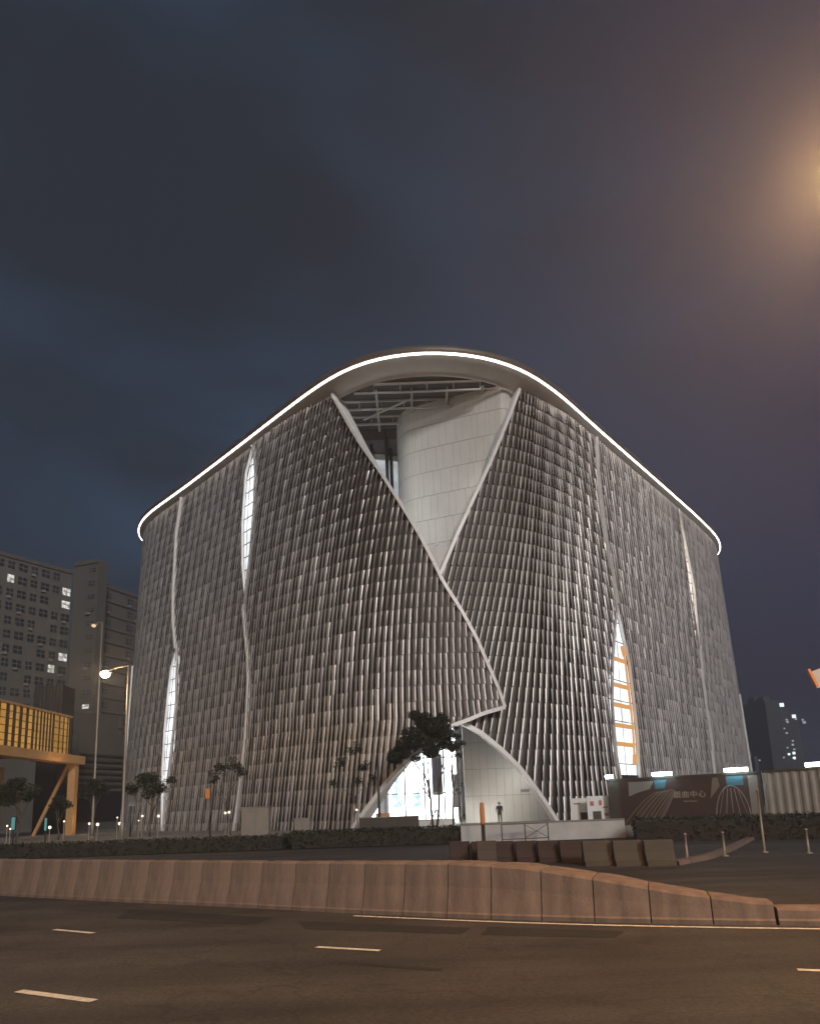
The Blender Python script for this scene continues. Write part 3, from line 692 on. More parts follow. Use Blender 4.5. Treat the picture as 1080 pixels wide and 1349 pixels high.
MB().lathe((S(56.8, 24.3, -1.95).x, S(56.8, 24.3, -1.95).y, 24.3), [(.05, 0), (.05, .15), (.14, .2), (.14, .4), (.06, .44)], 10).build('floodlight', MT['white'], theatre)

# entrance under the arch
we = MB(); we.box((9.6, 62.55, 5.6), (10.0, .4, 10.0)); ew = we.build('entrance_wall', MT['drum'], theatre)
jm = MB()
for z in (2.95, 5.35, 7.75): jm.bar((4.62, 62.345, z), (14.6, 62.345, z), .02, .03)
for i in range(1, 14): jm.bar((4.6+i*.72, 62.345, .57), (4.6+i*.72, 62.345, 10.5), .018, .018)
jm.build('panel_joint', MT['joint'], ew)
sg = MB(); sg.box((10.0, 62.32, 3.3), (.8, .05, .25)); sg.build('plaque', MT['joint'], ew)
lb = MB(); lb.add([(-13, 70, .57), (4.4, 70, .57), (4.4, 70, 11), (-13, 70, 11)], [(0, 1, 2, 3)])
lobby = lb.build('lobby_wall', MT['white_lit'], theatre)  # back wall emits light itself, standing in for the lobby lighting
lf = MB(); lf.prism([(-13, 62.9), (4.4, 62.9), (4.4, 69.9), (-13, 69.9)], .5605, .58); lf.build('lobby_floor', MT['white'], theatre)
lc = MB(); lc.box((-4.3, 66.4, 11.2), (17.6, 7.4, .3)); lc.build('lobby_ceiling', MT['white'], theatre)
gl = MB()
for x in (-6.2, -4.4, -2.6, -.8, 1.0, 2.8, 4.3): gl.bar((x, 63.2, .58), (x, 63.2, 9.6), .10, .14)
for z in (3.4, 6.6): gl.bar((-6.2, 63.21, z), (4.3, 63.21, z), .08, .10)
gl.build('lobby_frame', MT['steel'], theatre)
g = MB(); g.box((-3.1, 69.6, 4.2), (1.1, .1, 5.2)); g.build('lobby_panel', mat('lobby_grey', (.35, .36, .38), .6), lobby)
g = MB(); g.box((2.3, 66.5, 5.2), (1.0, .3, 3.9)); g.build('lobby_banner', MT['lobbydark'], lobby)
g = MB(); g.box((4.0, 66.8, 3.6), (.5, .3, 3.2)); g.build('lobby_column', MT['steel'], lobby)
for cx_, n_, dx_ in ((-1.7, 7, .0), (.25, 3, .1)):
    g = MB(); P = [(cx_+dx_*k+.22*math.sin(k*2.3), 2.2+k*.6) for k in range(n_+1)]
    rows = []
    for k in range(n_*4+1):
        x = interp(k/4, list(range(n_+1)), [p[0] for p in P]); z = interp(k/4, list(range(n_+1)), [p[1] for p in P]); w = .28+.16*math.sin(k*1.1)
        rows.append([(x-w, 69.5, z), (x+w, 69.5, z), (x+w, 69.56, z), (x-w, 69.56, z), (x-w, 69.5, z)])
    g.grid(rows); g.build('lobby_graphic', MT['teal_glass'], lobby)
g = MB(); g.box((-3.0, 66, 1.15), (1.3, .6, 1.15)); g.build('lobby_desk', MT['orange'], lobby)

def lamp(name, loc, energy, col, size=.4, parent=None, spot=None, aim=None):
    l = bpy.data.lights.new(name, 'SPOT' if spot else 'POINT'); l.energy = energy; l.color = col; l.shadow_soft_size = size
    o = bpy.data.objects.new(name, l); COL.objects.link(o); o.location = loc
    if spot:
        l.spot_size = R(spot); l.spot_blend = .8
        o.rotation_euler = (Vector(aim)-Vector(loc)).to_track_quat('-Z', 'Y').to_euler()
    return o
for s_, z in ((50.9, 30.5), (52.7, 27.3), (48.9, 34.5)):  # unseen wash lamps added behind both V edges to light the drum evenly
    p = S(s_+.2, z, -1.0); lamp('terrace_fill', p, 230, (.95, .98, 1), .6)
for s_, z in ((62.3, 31.0), (60.6, 27.6), (64.3, 35.0)):
    p = S(s_-.3, z, -1.5); lamp('terrace_fill', p, 60, (1, .96, .88), .6)
lamp('terrace_fill', (-1.9, 61.5, 26), 500, (.92, .97, 1), .6)
lamp('entrance_light', (7.0, 59.4, 1.6), 260, (1, .96, .88), .3)
lamp('entrance_light', (9.6, 59.8, 4.6), 170, (1, .96, .88), .3)
lamp('lobby_light', (-1.0, 66.0, 8.8), 900, (.95, .98, 1), .5)
# ------------------------------------------------------------------ street lamps
def street_lamp(base, height, head, label, bulb_mat, energy, colr, bulb_r=.16, spot=None, group='street lamps'):
    b = Vector(base); t = thing('street_lamp', b, label, 'street lamp', group)
    top = Vector((b.x, b.y, b.z+height)); hd_ = Vector(head)
    MB().tube([b, b+Vector((0, 0, 1.2)), b+Vector((0, 0, 1.25)), b+Vector((0, 0, height*.5)), top], [.14, .14, .10, .085, .06], 10).build('pole', MT['pole'], t, True)
    MB().lathe(b, [(.24, 0), (.24, .04), (.16, .08), (.16, .1)], 12).build('base_plate', MT['pole'], t)
    mid = top.lerp(hd_, .45)+Vector((0, 0, .18))
    MB().tube([top-Vector((0, 0, .25)), top+Vector((0, 0, .05)), mid, hd_+Vector((0, 0, .12))], [.055, .05, .045, .04], 8).build('arm', MT['pole'], t, True)
    d = (hd_-top); d.z = 0; d.normalize(); n = Vector((-d.y, d.x, 0))
    m = MB(); rows = []
    for k, (a, w, z) in enumerate(((-.42, .05, .10), (-.25, .13, .16), (.1, .17, .18), (.35, .12, .12), (.42, .03, .07))):
        c = hd_+d*a; rows.append([c-n*w+Vector((0, 0, .05)), c-n*w*.6+Vector((0, 0, z)), c+n*w*.6+Vector((0, 0, z)), c+n*w+Vector((0, 0, .05)), c-n*w+Vector((0, 0, .05))])
    m.grid(rows); h = m.build('lamp_head', MT['pole'], t, True)
    MB().lathe(hd_-Vector((0, 0, bulb_r*.9)), [(.02, 0), (bulb_r*.7, bulb_r*.25), (bulb_r, bulb_r*.8), (bulb_r*.85, bulb_r*1.3), (bulb_r*.3, bulb_r*1.6)], 14).build('bulb', bulb_mat, h, True)
    if energy: lamp('street_light', hd_-Vector((0, 0, bulb_r+.12)), energy, colr, .2)
    return t
pb = ground_pt(161, 1095, .56); pb = depth_pt(161, 1098, 45); pb.z = .56
hp = depth_pt(139, 888, 45.0)
tp = depth_pt(168, 878, 45.0)
street_lamp((pb.x, pb.y, .56), tp.z-.56, hp, 'tall street lamp with a blazing orange-white bulb left of the theatre', MT['bulb'], 1100, (1, .62, .28), .30)
hp2 = depth_pt(124, 824, 60.0); tp2 = depth_pt(135, 821, 60.0)
street_lamp((tp2.x, tp2.y, .56), tp2.z-.56, hp2, 'farther and taller street lamp with a dim beige head, just behind the blazing one', MT['bulb_dim'], 0, (1, .7, .4), .2)
# the lamp whose flare shows at the right edge: it stands on the barrier just out of the frame
p_, n_ = bpt(s_of_x(8.9)); q_ = depth_pt(1104, 205, 9.0); lampx, lampz = q_.x, q_.z
street_lamp((p_.x+n_.x*.45, p_.y+n_.y*.45, .28), lampz-.35, (lampx, 9.0, lampz), 'street lamp on the kerb line at the right end of the barrier', MT['bulb_dim'], 6200, (1, .54, .22), .2)
street_lamp((-15.5, 3.0, 0), 9.8, (-12.6, 6.0, 10.05), 'added street lamp out of view at the near left kerb, lighting the road', MT['bulb_dim'], 2600, (1, .64, .36), .2)  # unseen lamp added to even out the light on the road

# ------------------------------------------------------------------ trees and planting
def leaves(m, c, rad, n, size, rng, flat=.75):
    for _ in range(n):
        while True:
            q = Vector((rng.uniform(-1, 1), rng.uniform(-1, 1), rng.uniform(-1, 1)))
            if .15 < q.length < 1: break
        p = Vector(c)+Vector((q.x*rad, q.y*rad, q.z*rad*flat))
        a = Euler((rng.uniform(-1.1, 1.1), rng.uniform(-1.1, 1.1), rng.uniform(0, 6.28))).to_matrix()
        s = size*rng.uniform(.6, 1.3)
        m.add([p+a @ Vector((-s, 0, 0)), p+a @ Vector((0, -s*.42, s*.12)), p+a @ Vector((s, 0, 0)), p+a @ Vector((0, s*.42, s*.12))], [(0, 1, 2, 3)])
def tree(base, trunk_h, clumps, label, seed, nleaf=220, lsize=.16, trunks=((0, 0),), r0=.10, name='tree', group='trees in front of the theatre', stems=None):
    rng = random.Random(seed); b = Vector(base)
    t = thing(name, b, label, 'tree', group)
    m = MB()
    fork = []
    for dx, dy in trunks:
        p0 = b+Vector((dx, dy, 0)); pts = [p0]; q = Vector(p0)
        for k in range(5):
            q = q+Vector((rng.uniform(-.10, .10)+dx*.12, rng.uniform(-.10, .10), trunk_h/5)); pts.append(Vector(q))
        m.tube(pts, [r0*(1-.1*i) for i in range(6)], 8); fork.append(pts)
    for c, rad in clumps:
        c = b+Vector(c); pts = min(fork, key=lambda P: (P[-1]-c).length); s_ = pts[rng.choice((3, 4, 5))]
        mid = s_.lerp(c, .5)+Vector((rng.uniform(-.2, .2), rng.uniform(-.2, .2), .15))
        m.tube([s_, mid, c], [r0*.5, r0*.32, r0*.12], 6)
        for _ in range(9):
            e = c+Vector((rng.uniform(-1, 1), rng.uniform(-1, 1), rng.uniform(-.5, .8)))*rad*.8
            m.tube([mid.lerp(c, .7), e], [r0*.14, r0*.05], 5)
    m.build('trunk', MT['bark'], t, True)
    l = MB()
    for c, rad in clumps:
        c = b+Vector(c); n = int(nleaf*rad*rad/.6)
        for _ in range(5):
            o = Vector((rng.uniform(-1, 1), rng.uniform(-1, 1), rng.uniform(-.7, .7)))*rad*.75
            leaves(l, c+o, rad*.70, n//5, lsize, rng)
    l.build('crown', MT['leaf'], t)
    return t
def px_base(x, Y, z=.56):
    p = depth_pt(x, 1088, Y); return (p.x, Y, z)
# big dark tree before the arch
cl = []
for x, y, r in ((527, 988, .75), (545, 975, 1.0), (560, 960, 1.1), (578, 962, 1.0), (567, 985, .9), (590, 975, .8), (540, 996, .6), (553, 948, .7), (520, 997, .5), (596, 985, .4), (577, 948, .6)):
    p = depth_pt(x, y, 50); b = px_base(573, 50); cl.append(((p.x-b[0], random.uniform(-.9, .9), p.z-.56), r))
tree(px_base(573, 50), 3.4, cl, 'largest dark tree with a dense wide crown, standing before the bright entrance', 3, 2100, .105, ((-.12, 0), (.12, .1)), .10)
cl = []
for x, y, r in ((600, 968, .42), (606, 980, .40), (594, 984, .38), (603, 994, .3), (598, 960, .25)):
    p = depth_pt(x, y, 49); b = px_base(597, 49); cl.append(((p.x-b[0], random.uniform(-.3, .3), p.z-.56), r))
tree(px_base(597, 49), 4.6, cl, 'slender tree with a small ragged tuft of leaves, right beside the largest tree', 5, 800, .09, ((0, 0),), .075)
cl = [((0, 0, 1.6), .28), ((.1, 0, 2.3), .25)]
tree(px_base(606, 52), 1.6, [((0, 0, 2.6), .3), ((.15, 0, 3.1), .3)], 'thin sapling with few leaves against the lit lobby, right of the slender tree', 15, 160, .12, ((0, 0),), .05)
cl = []
for x, y, r in ((465, 985, .55), (450, 1005, .5), (480, 1010, .5), (438, 1030, .4), (470, 1030, .4), (492, 1025, .3)):
    p = depth_pt(x, y, 49); b = px_base(470, 49); cl.append(((p.x-b[0], random.uniform(-.5, .5), p.z-.56), r))
tree(px_base(470, 49), 3.0, cl, 'thin leafed tree left of the arch, trunk braced by pale stakes', 8, 600, .085, ((-.06, 0), (.06, 0)), .05)
cl = []
for x, y, r in ((305, 1005, .6), (290, 1015, .6), (318, 1018, .5), (280, 1028, .4)):
    p = depth_pt(x, y, 54); b = px_base(303, 54); cl.append(((p.x-b[0], random.uniform(-.5, .5), p.z-.56), r))
tree(px_base(303, 54), 3.2, cl, 'mid sized dark tree under the second wavy curtain seam from the left', 9, 800, .09, ((0, 0),), .07)
cl = []
for x, y, r in ((195, 1028, .9), (178, 1038, .7), (212, 1036, .7), (198, 1044, .6), (224, 1028, .4)):
    p = depth_pt(x, y, 56); b = px_base(198, 56); cl.append(((p.x-b[0], random.uniform(-.6, .6), p.z-.56), r))
tree(px_base(198, 56), 2.4, cl, 'low spreading dark tree beside the left lit slit', 10, 900, .10, ((0, 0),), .08)
for x, y, Y, r, lb_, sd in ((22, 1045, 52, 1.3, 'broad dark tree under the amber pavilion at the left edge', 20), (124, 1040, 60, 1.0, 'dark round tree just right of the pavilion column', 21), (78, 1058, 56, .7, 'smallest dark tree under the pavilion, between the edge tree and the column', 22)):
    p = depth_pt(x, y, Y); b = px_base(x, Y); h = p.z-.56
    tree(b, h*.6, [((0, 0, h), r*.8), ((-r*.7, 0, h-.3), r*.6), ((r*.7, .2, h-.2), r*.6), ((.1, -.3, h+r*.5), r*.55)], lb_, sd, 800, .11, ((0, 0),), .08)
# stakes around young trees and their uplights
def stakes(x, Y, label):
    b = Vector(px_base(x, Y)); t = thing('tree_stakes', b, label, 'tree stakes', 'stakes bracing the young trees')
    for a in (0.3, 2.4, 4.5):
        MB().tube([b+Vector((.75*math.cos(a), .75*math.sin(a), 0)), b+Vector((.04*math.cos(a), .04*math.sin(a), 1.35))], .04, 6).build('stake', MT['white'], t)
    MB().tube([b+Vector((.09*math.cos(a), .09*math.sin(a), 1.25)) for a in [i*.52 for i in range(13)]], .03, 6).build('tie', MT['brown'], t)
stakes(470, 49.1, 'pale tripod stakes round the thin leafed tree left of the arch')
stakes(575, 50.05, 'pale tripod stakes round the trunks of the largest tree')
def garden_lamp(x, y, Y, label, r=.11):
    r *= .72
    h = depth_pt(x, y, Y); t = thing('garden_lamp', (h.x, h.y, .56), label, 'garden lamp', 'small lit globe lamps along the plaza')
    MB().tube([(h.x, h.y, .56), (h.x, h.y, max(.66, h.z-r))], .026, 6).build('post', MT['pole'], t)
    MB().lathe((h.x, h.y, h.z-r), [(r*.25, 0), (r*.8, r*.35), (r, r), (r*.8, r*1.65), (r*.25, r*2)], 10).build('globe', MT['globe'], t, True)
    return t
for x, y, Y, r, lb_ in ((66, 1090, 44, .13, 'low garden lamp next to the teal sign under the pavilion'), (85, 1082, 46, .08, 'faint garden lamp on a thin post left of the pavilion column'),
                        (118, 1085, 47, .10, 'garden lamp just right of the pavilion column'), (129, 1086, 45, .13, 'bright low garden lamp right of the pavilion column'),
                        (158, 1085, 46, .13, 'bright garden lamp at the foot of the blazing street lamp'), (155, 1077, 50, .07, 'small faint garden lamp above the one at the street lamp foot'), (188, 1075, 48, .10, 'garden lamp under the low spreading tree'), (183, 1081, 47, .06, 'tiny dim garden lamp under the low spreading tree'),
                        (209, 1075, 48, .12, 'garden lamp on a post before the foot of the left lit slit'), (297, 1071, 46, .11, 'left lamp of the close pair beside the beige cabinet'), (302, 1070, 46, .11, 'right lamp of the close pair beside the beige cabinet'),
                        (470, 1067, 48.9, .10, 'small lamp among the stakes left of the arch'), (10, 1088, 46, .08, 'dim lamp at the far left edge of the plaza'), (14, 1092, 44, .07, 'lowest dim lamp at the far left edge of the plaza')):
    garden_lamp(x, y, Y, lb_, r)
def teal_sign(x, y0, y1, Y, w, label):
    a = depth_pt(x, y1, Y); b = depth_pt(x, y0, Y); t = thing('lit_sign', (a.x, a.y, .56), label, 'sign', 'small teal signs under the pavilion')
    z0 = max(.7, b.z-.9)
    MB().box((a.x, a.y, (z0+b.z)/2), (w, .12, b.z-z0)).bar((a.x, a.y, .56), (a.x, a.y, z0), .08).build('sign_case', MT['darksteel'], t)
    MB().box((a.x, a.y-.07, (z0+b.z)/2), (w*.75, .03, b.z-z0-.08)).build('sign_face', MT['teal'], t)
teal_sign(18, 1076, 1094, 47, .30, 'left and wider of the two upright teal signs under the pavilion')
teal_sign(61, 1077, 1090, 47, .18, 'right and narrower of the two upright teal signs under the pavilion')

def hedge(poly, h, label, seed, dens=60, name='hedge'):
    """clipped hedge: a core with many small leaves on it"""
    rng = random.Random(seed)
    cx = sum(p[0] for p in poly)/len(poly); cy = sum(p[1] for p in poly)/len(poly)
    t = thing(name, (cx, cy, 0), label, 'hedge', 'dark hedges along the road')
    MB().prism([(cx+(x-cx)*.985, cy+(y-cy)*.93) for x, y in poly], 0, h-.12).build('stems', MT['soil'], t)
    m = MB()
    n = len(poly)
    for i in range(n):
        a, b = Vector(poly[i]), Vector(poly[(i+1) % n]); L_ = (b-a).length
        for _ in range(int(L_*h*dens)):
            q = a.lerp(b, rng.random()); leaves(m, (q.x+rng.uniform(-.08, .08), q.y+rng.uniform(-.08, .08), rng.uniform(0.05, h)), .08, 1, .09, rng)
    xs = [p[0] for p in poly]; ys = [p[1] for p in poly]
    def inside(x, y):
        c = False; j = n-1
        for i in range(n):
            if (poly[i][1] > y) != (poly[j][1] > y) and x < (poly[j][0]-poly[i][0])*(y-poly[i][1])/(poly[j][1]-poly[i][1])+poly[i][0]: c = not c
            j = i
        return c
    A = (max(xs)-min(xs))*(max(ys)-min(ys))
    for _ in range(int(A*dens)):
        x, y = rng.uniform(min(xs), max(xs)), rng.uniform(min(ys), max(ys))
        if inside(x, y): leaves(m, (x, y, h-.08+rng.uniform(-.08, .12)), .08, 1, .09, rng)
    m.build('leaf_mass', MT['hedge'], t)
hedge([(-29, 40.2), (-7.5, 40.2), (-7.5, 42.2), (-29, 42.2)], .78, 'long low dark hedge along the plaza front, left half', 31, 55)
hedge([(-7.2, 40.2), (3.0, 40.2), (2.4, 42.2), (-7.2, 42.2)], .95, 'dark hedge along the plaza front ending before the orange post', 32, 70)
hedge([(11.2, 36.0), (25, 30.0), (27, 34.0), (12.5, 39.5)], 1.1, 'dark hedge in front of the poster hoarding', 33, 50)

# ------------------------------------------------------------------ things on the plaza
rw = MB(); a, b = Vector((2.6, 40.0)), Vector((12.0, 40.2))
rw.bar((a.x, a.y, .5), (b.x, b.y, .5), .3, 1.0); t = thing('ramp_wall', (7, 40.1, 0), 'white rendered ramp wall below the entrance, right of the hedge', 'wall')
rw.build('wall', MT['ramp'], t); MB().bar((a.x-.02, a.y-.0, 1.04), (b.x, b.y, 1.04), .4, .08).build('coping', MT['stone'], t)
def railing(x0, x1, Y, label, n, zz=.0, h=1.0, cross=None):
    a = depth_pt(x0, 1100, Y); b = depth_pt(x1, 1100, Y+.4); t = thing('railing', ((a.x+b.x)/2, Y, zz), label, 'railing')
    MB().bar((a.x, a.y, zz+h), (b.x, b.y, zz+h), .05).build('top_rail', MT['darksteel'], t)
    MB().bar((a.x, a.y, zz+.22), (b.x, b.y, zz+.22), .05).build('bottom_rail', MT['darksteel'], t)
    for i in range(n+1):
        q = a.lerp(b, i/n); MB().bar((q.x, q.y, zz), (q.x, q.y, zz+h), .06).build('post', MT['darksteel'], t)
    if cross is not None:
        q, r_ = a.lerp(b, cross/n), a.lerp(b, (cross+1)/n)
        MB().bar((q.x, q.y, zz+.25), (r_.x, r_.y, zz+h-.05), .03).bar((q.x, q.y+.03, zz+h-.05), (r_.x, r_.y+.03, zz+.25), .03).build('cross_brace', MT['darksteel'], t)
railing(661, 722, 38.2, 'dark steel railing with a crossed panel in front of the white ramp wall', 2, 0, 1.02, 1)
# marker post
m_ = depth_pt(637, 1107, 36); t = thing('marker_post', (m_.x, 36, 0), 'tall orange and dark red post in front of the white ramp wall', 'post')
z1 = depth_pt(637, 1057, 36).z
MB().lathe((m_.x, 36, 0), [(.16, 0), (.16, .05), (.10, .08), (.10, z1*.5)], 12).build('lower_post', MT['brown'], t, True)
MB().lathe((m_.x, 36, z1*.5), [(.115, 0), (.125, .1), (.125, z1*.36), (.10, z1*.40), (.11, z1*.48), (.04, z1*.5)], 12).build('upper_sleeve', MT['orange'], t, True)
# planter wall, cabinets, poles, notice boards
def block(x0, x1, y0, Y, dep, m, name, label, cat, cap=None, group=None):
    a = depth_pt(x0, 1088, Y); b = depth_pt(x1, 1088, Y); h = depth_pt((x0+x1)/2, y0, Y).z
    t = thing(name, ((a.x+b.x)/2, Y, .56), label, cat, group)
    MB().box(((a.x+b.x)/2, Y+dep/2, (.56+h)/2), (b.x-a.x, dep, h-.56)).build('body', m, t)
    MB().box(((a.x+b.x)/2, Y+dep/2, h+.03), (b.x-a.x+.08, dep+.08, .06)).build('top', cap or m, t)
    return t, a, b, h
block(473, 552, 1077, 45, .8, MT['tan'], 'planter_box', 'long low brown planter wall in front of the left foot of the arch', 'planter', MT['stone'])
t, a, b, h = block(318, 354, 1064, 50, .8, MT['stone'], 'utility_cabinet', 'larger beige cabinet left of centre at the foot of the fin wall', 'cabinet', MT['stone'])
MB().box(((a.x+b.x)/2, 49.98, (.7+h)/2), (.04, .05, h-.7)).build('door_seam', MT['joint'], t)
t, a, b, h = block(388, 408, 1079, 48, .6, MT['stone'], 'utility_cabinet', 'smaller low beige cabinet between the larger one and the arch', 'cabinet', MT['stone'])
MB().box(((a.x+b.x)/2, 47.98, (.65+h)/2), (.03, .05, h-.7)).build('door_seam', MT['joint'], t)
block(552, 600, 1080, 57, .5, MT['white'], 'low_wall', 'low white wall in front of the lobby glass', 'wall')
def pole(x, y0, Y, r, label, sign=None):
    a = depth_pt(x, 1088, Y); h = depth_pt(x, y0, Y).z; t = thing('thin_pole', (a.x, Y, .56), label, 'pole')
    MB().tube([(a.x, Y, .56), (a.x, Y, h)], [r, r*.7], 8).build('shaft', MT['darksteel'], t, True)
    MB().lathe((a.x, Y, h), [(r*.7, 0), (r*1.2, .03), (r*1.1, .1), (.01, .14)], 8).build('cap', MT['darksteel'], t, True)
    if sign: MB().box((a.x+sign[0], Y-.06, h-.5), (sign[1], .05, sign[2])).build('sign_plate', sign[3], t)
pole(500, 992, 47, .09, 'tall thin dark pole before the left foot of the arch')
pole(277, 1036, 50, .06, 'thin dark pole with a small orange plate, left of the mid sized tree', (-.2, .34, .7, MT['orange']))
pole(172, 1046, 58, .06, 'short pole with a pale plate, under the left end of the fin wall', (.1, .5, 1.0, MT['white']))
def board(x0, x1, y0, y1, Y, label, pics):
    a = depth_pt(x0, y1, Y); b = depth_pt(x1, y0, Y); t = thing('notice_board', ((a.x+b.x)/2, Y, .56), label, 'notice board', 'white notice boards by the hoarding')
    MB().box(((a.x+b.x)/2, Y, (a.z+b.z)/2), (b.x-a.x, .06, b.z-a.z)).build('panel', MT['white'], t)
    for x in (a.x+.1, b.x-.1): MB().bar((x, Y+.06, .56), (x, Y+.06, b.z), .06).build('leg', MT['darksteel'], t)
    W_, H_ = b.x-a.x, b.z-a.z
    for u, v, w, h, m in pics:
        MB().box((a.x+u*W_, Y-.04, a.z+v*H_), (w*W_, .02, h*H_)).build('picture', m, t)
board(753, 778, 1051, 1088, 46, 'left white notice board beside the hoarding, mostly blank', [(.7, .3, .5, .35, MT['tan']), (.3, .8, .3, .05, MT['joint'])])
board(775, 801, 1048, 1087, 45, 'right white notice board with small pictures and notices', [(.22, .74, .16, .16, MT['redp']), (.6, .76, .13, .17, MT['redp']), (.42, .32, .38, .30, MT['tan']), (.84, .35, .2, .1, MT['joint']), (.8, .6, .22, .05, MT['joint'])])

# ------------------------------------------------------------------ hoarding with printed posters and floodlights
def hp_(x, y, Y): return depth_pt(x, y, Y)
HA, HB = hp_(800, 1034, 44.5), hp_(1000, 1022, 39.5)
ha, hb = Vector((HA.x, HA.y, 0)), Vector((HB.x, HB.y, 0)); hdv = (hb-ha).normalized(); hn = Vector((hdv.y, -hdv.x, 0))
hl = (hb-ha).length
hz0, hz1 = .35, 3.35
ho = thing('poster_hoarding', (ha+hb)/2, 'brown hoarding with a dark maroon printed poster and fan shapes, right of the notice boards', 'hoarding')
def hpt(u, z, o=0): q = ha+hdv*(u*hl)+hn*o; return Vector((q.x, q.y, z))
MB().bar(hpt(0, (hz0+hz1)/2), hpt(1, (hz0+hz1)/2), .12, hz1-hz0).build('board', MT['tan'], ho)
MB().bar(hpt(-.005, hz1+.06), hpt(1.005, hz1+.06), .24, .12).build('top_rail', MT['tan'], ho)
MB().bar(hpt(0, 0.16), hpt(1, .16), .3, .4).build('base_rail', MT['concrete'], ho)
def flatpoly(pts, o, m, name, parent):
    f = [hpt(u, lerp(hz0+.1, hz1-.05, v), o) for u, v in pts]; b = [hpt(u, lerp(hz0+.1, hz1-.05, v), o-.008) for u, v in pts]; n = len(f)
    q = MB(); q.add(f+b, [tuple(range(n)), tuple(range(2*n-1, n-1, -1))]+[(i, i+n, (i+1) % n+n, (i+1) % n) for i in range(n)])
    return q.build(name, m, parent)
po = flatpoly([(.085, .02), (.925, .02), (.925, .99), (.085, .99)], .078, MT['poster'], 'poster', ho)
flatpoly([(.93, .02), (.985, .02), (.985, .99), (.93, .99)], .079, MT['posterg'], 'white_strip', ho)
flatpoly([(.15, .66), (.155, .97), (.33, .97), (.30, .80), (.22, .74)], .084, MT['posterg'], 'grey_patch', po)
flatpoly([(.335, .80), (.335, .985), (.42, .985), (.40, .80)], .085, MT['posterb'], 'blue_patch', po)
flatpoly([(.80, .80), (.80, .985), (.90, .985), (.90, .80)], .085, MT['posterb'], 'blue_patch', po)
fan = MB()
for k in range(9):
    pts = []
    for j in range(9):
        q = j/8; u = .36+.06*math.sin(k*.3)-(.27-.025*k)*q**1.1+.02*k*(1-q)*.4; v = .78-.04*abs(k-4)*.3-(.74-.0*k)*q**(1.7-.1*k); pts.append(hpt(u, lerp(hz0+.1, hz1-.05, max(.03, v)), .086))
    for j in range(8): fan.bar(pts[j], pts[j+1], .02, .05+.012*(k % 3), upv=(0, 0, 1))
fan.build('fan_strokes', MT['posterl'], po)
fan2 = MB()
pts = [hpt(.82+.105*math.cos(a), lerp(hz0+.1, hz1-.05, .08+.72*math.sin(a)), .086) for a in [math.pi*i/16 for i in range(17)]]
for j in range(16): fan2.bar(pts[j], pts[j+1], .02, .05)
for k in range(5):
    pts = [hpt(.82+(.02*(k-2))*(1+q*1.4), lerp(hz0+.1, hz1-.05, .75-.68*q), .086) for q in (0, .25, .5, .75, 1)]
    for j in range(4): fan2.bar(pts[j], pts[j+1], .02, .025)
fan2.build('fan_strokes', MT['posterg'], po)
flatpoly([(.69, .55), (.755, .80), (.745, .98), (.715, .98)], .086, MT['posterl'], 'leaf_shape', po)
def text(body, u, v, size, m, parent, name, ext=.006, spacing=1.0):
    c = bpy.data.curves.new('lettering', 'FONT'); c.body = body; c.size = size; c.extrude = ext; c.align_x = 'CENTER'; c.space_character = spacing
    o = bpy.data.objects.new('lettering', c); COL.objects.link(o)
    dg = bpy.context.evaluated_depsgraph_get(); me = bpy.data.meshes.new_from_object(o.evaluated_get(dg))
    bpy.data.objects.remove(o); q = bpy.data.objects.new(name, me); COL.objects.link(q); me.materials.clear(); me.materials.append(m)
    P_ = hpt(u, lerp(hz0+.1, hz1-.05, v), .092)
    rot = Matrix((hdv, Vector((0, 0, 1)), hn)).transposed()
    off = Vector((0, 0, 0)); w = parent
    while w is not None: off += w.location; w = w.parent
    for vv in me.vertices: vv.co = P_ + rot @ vv.co - off
    q.parent = parent; return q
text('戲曲中心', .56, .60, .44, MT['letter'], po, 'lettering', spacing=1.15)
text('Xiqu Centre', .56, .50, .15, MT['letter'], po, 'lettering')
def floodlight(u, w, label, base=None, d=None, zt=None):
    z = (zt or hz1)
    c = hpt(u, z+.28, .25) if base is None else base+Vector((0, 0, z+.28)); dd = d or hdv; nn = Vector((dd.y, -dd.x, 0))
    t = thing('floodlight', c-Vector((0, 0, .28)), label, 'floodlight', 'cool white floodlights on the hoardings')
    MB().bar(c-dd*w/2-nn*.02, c+dd*w/2-nn*.02, .16, .16).build('housing', MT['steel'], t)
    MB().tube([c-dd*w*.48+nn*.09-Vector((0, 0, .02)), c+dd*w*.48+nn*.09-Vector((0, 0, .02))], .115, 10).build('tube', MT['tube'], t, True)
    for s_ in (-.3, .3): MB().bar(c+dd*w*s_-nn*.02-Vector((0, 0, .05)), c+dd*w*s_-nn*.22-Vector((0, 0, .24)), .04).build('bracket', MT['steel'], t)
floodlight(.03, .5, 'smallest cool white floodlight, on the left end of the poster hoarding')
floodlight(.40, 1.2, 'cool white floodlight on the middle of the poster hoarding')
floodlight(.87, 1.3, 'brightest long cool white floodlight, on the right end of the poster hoarding')
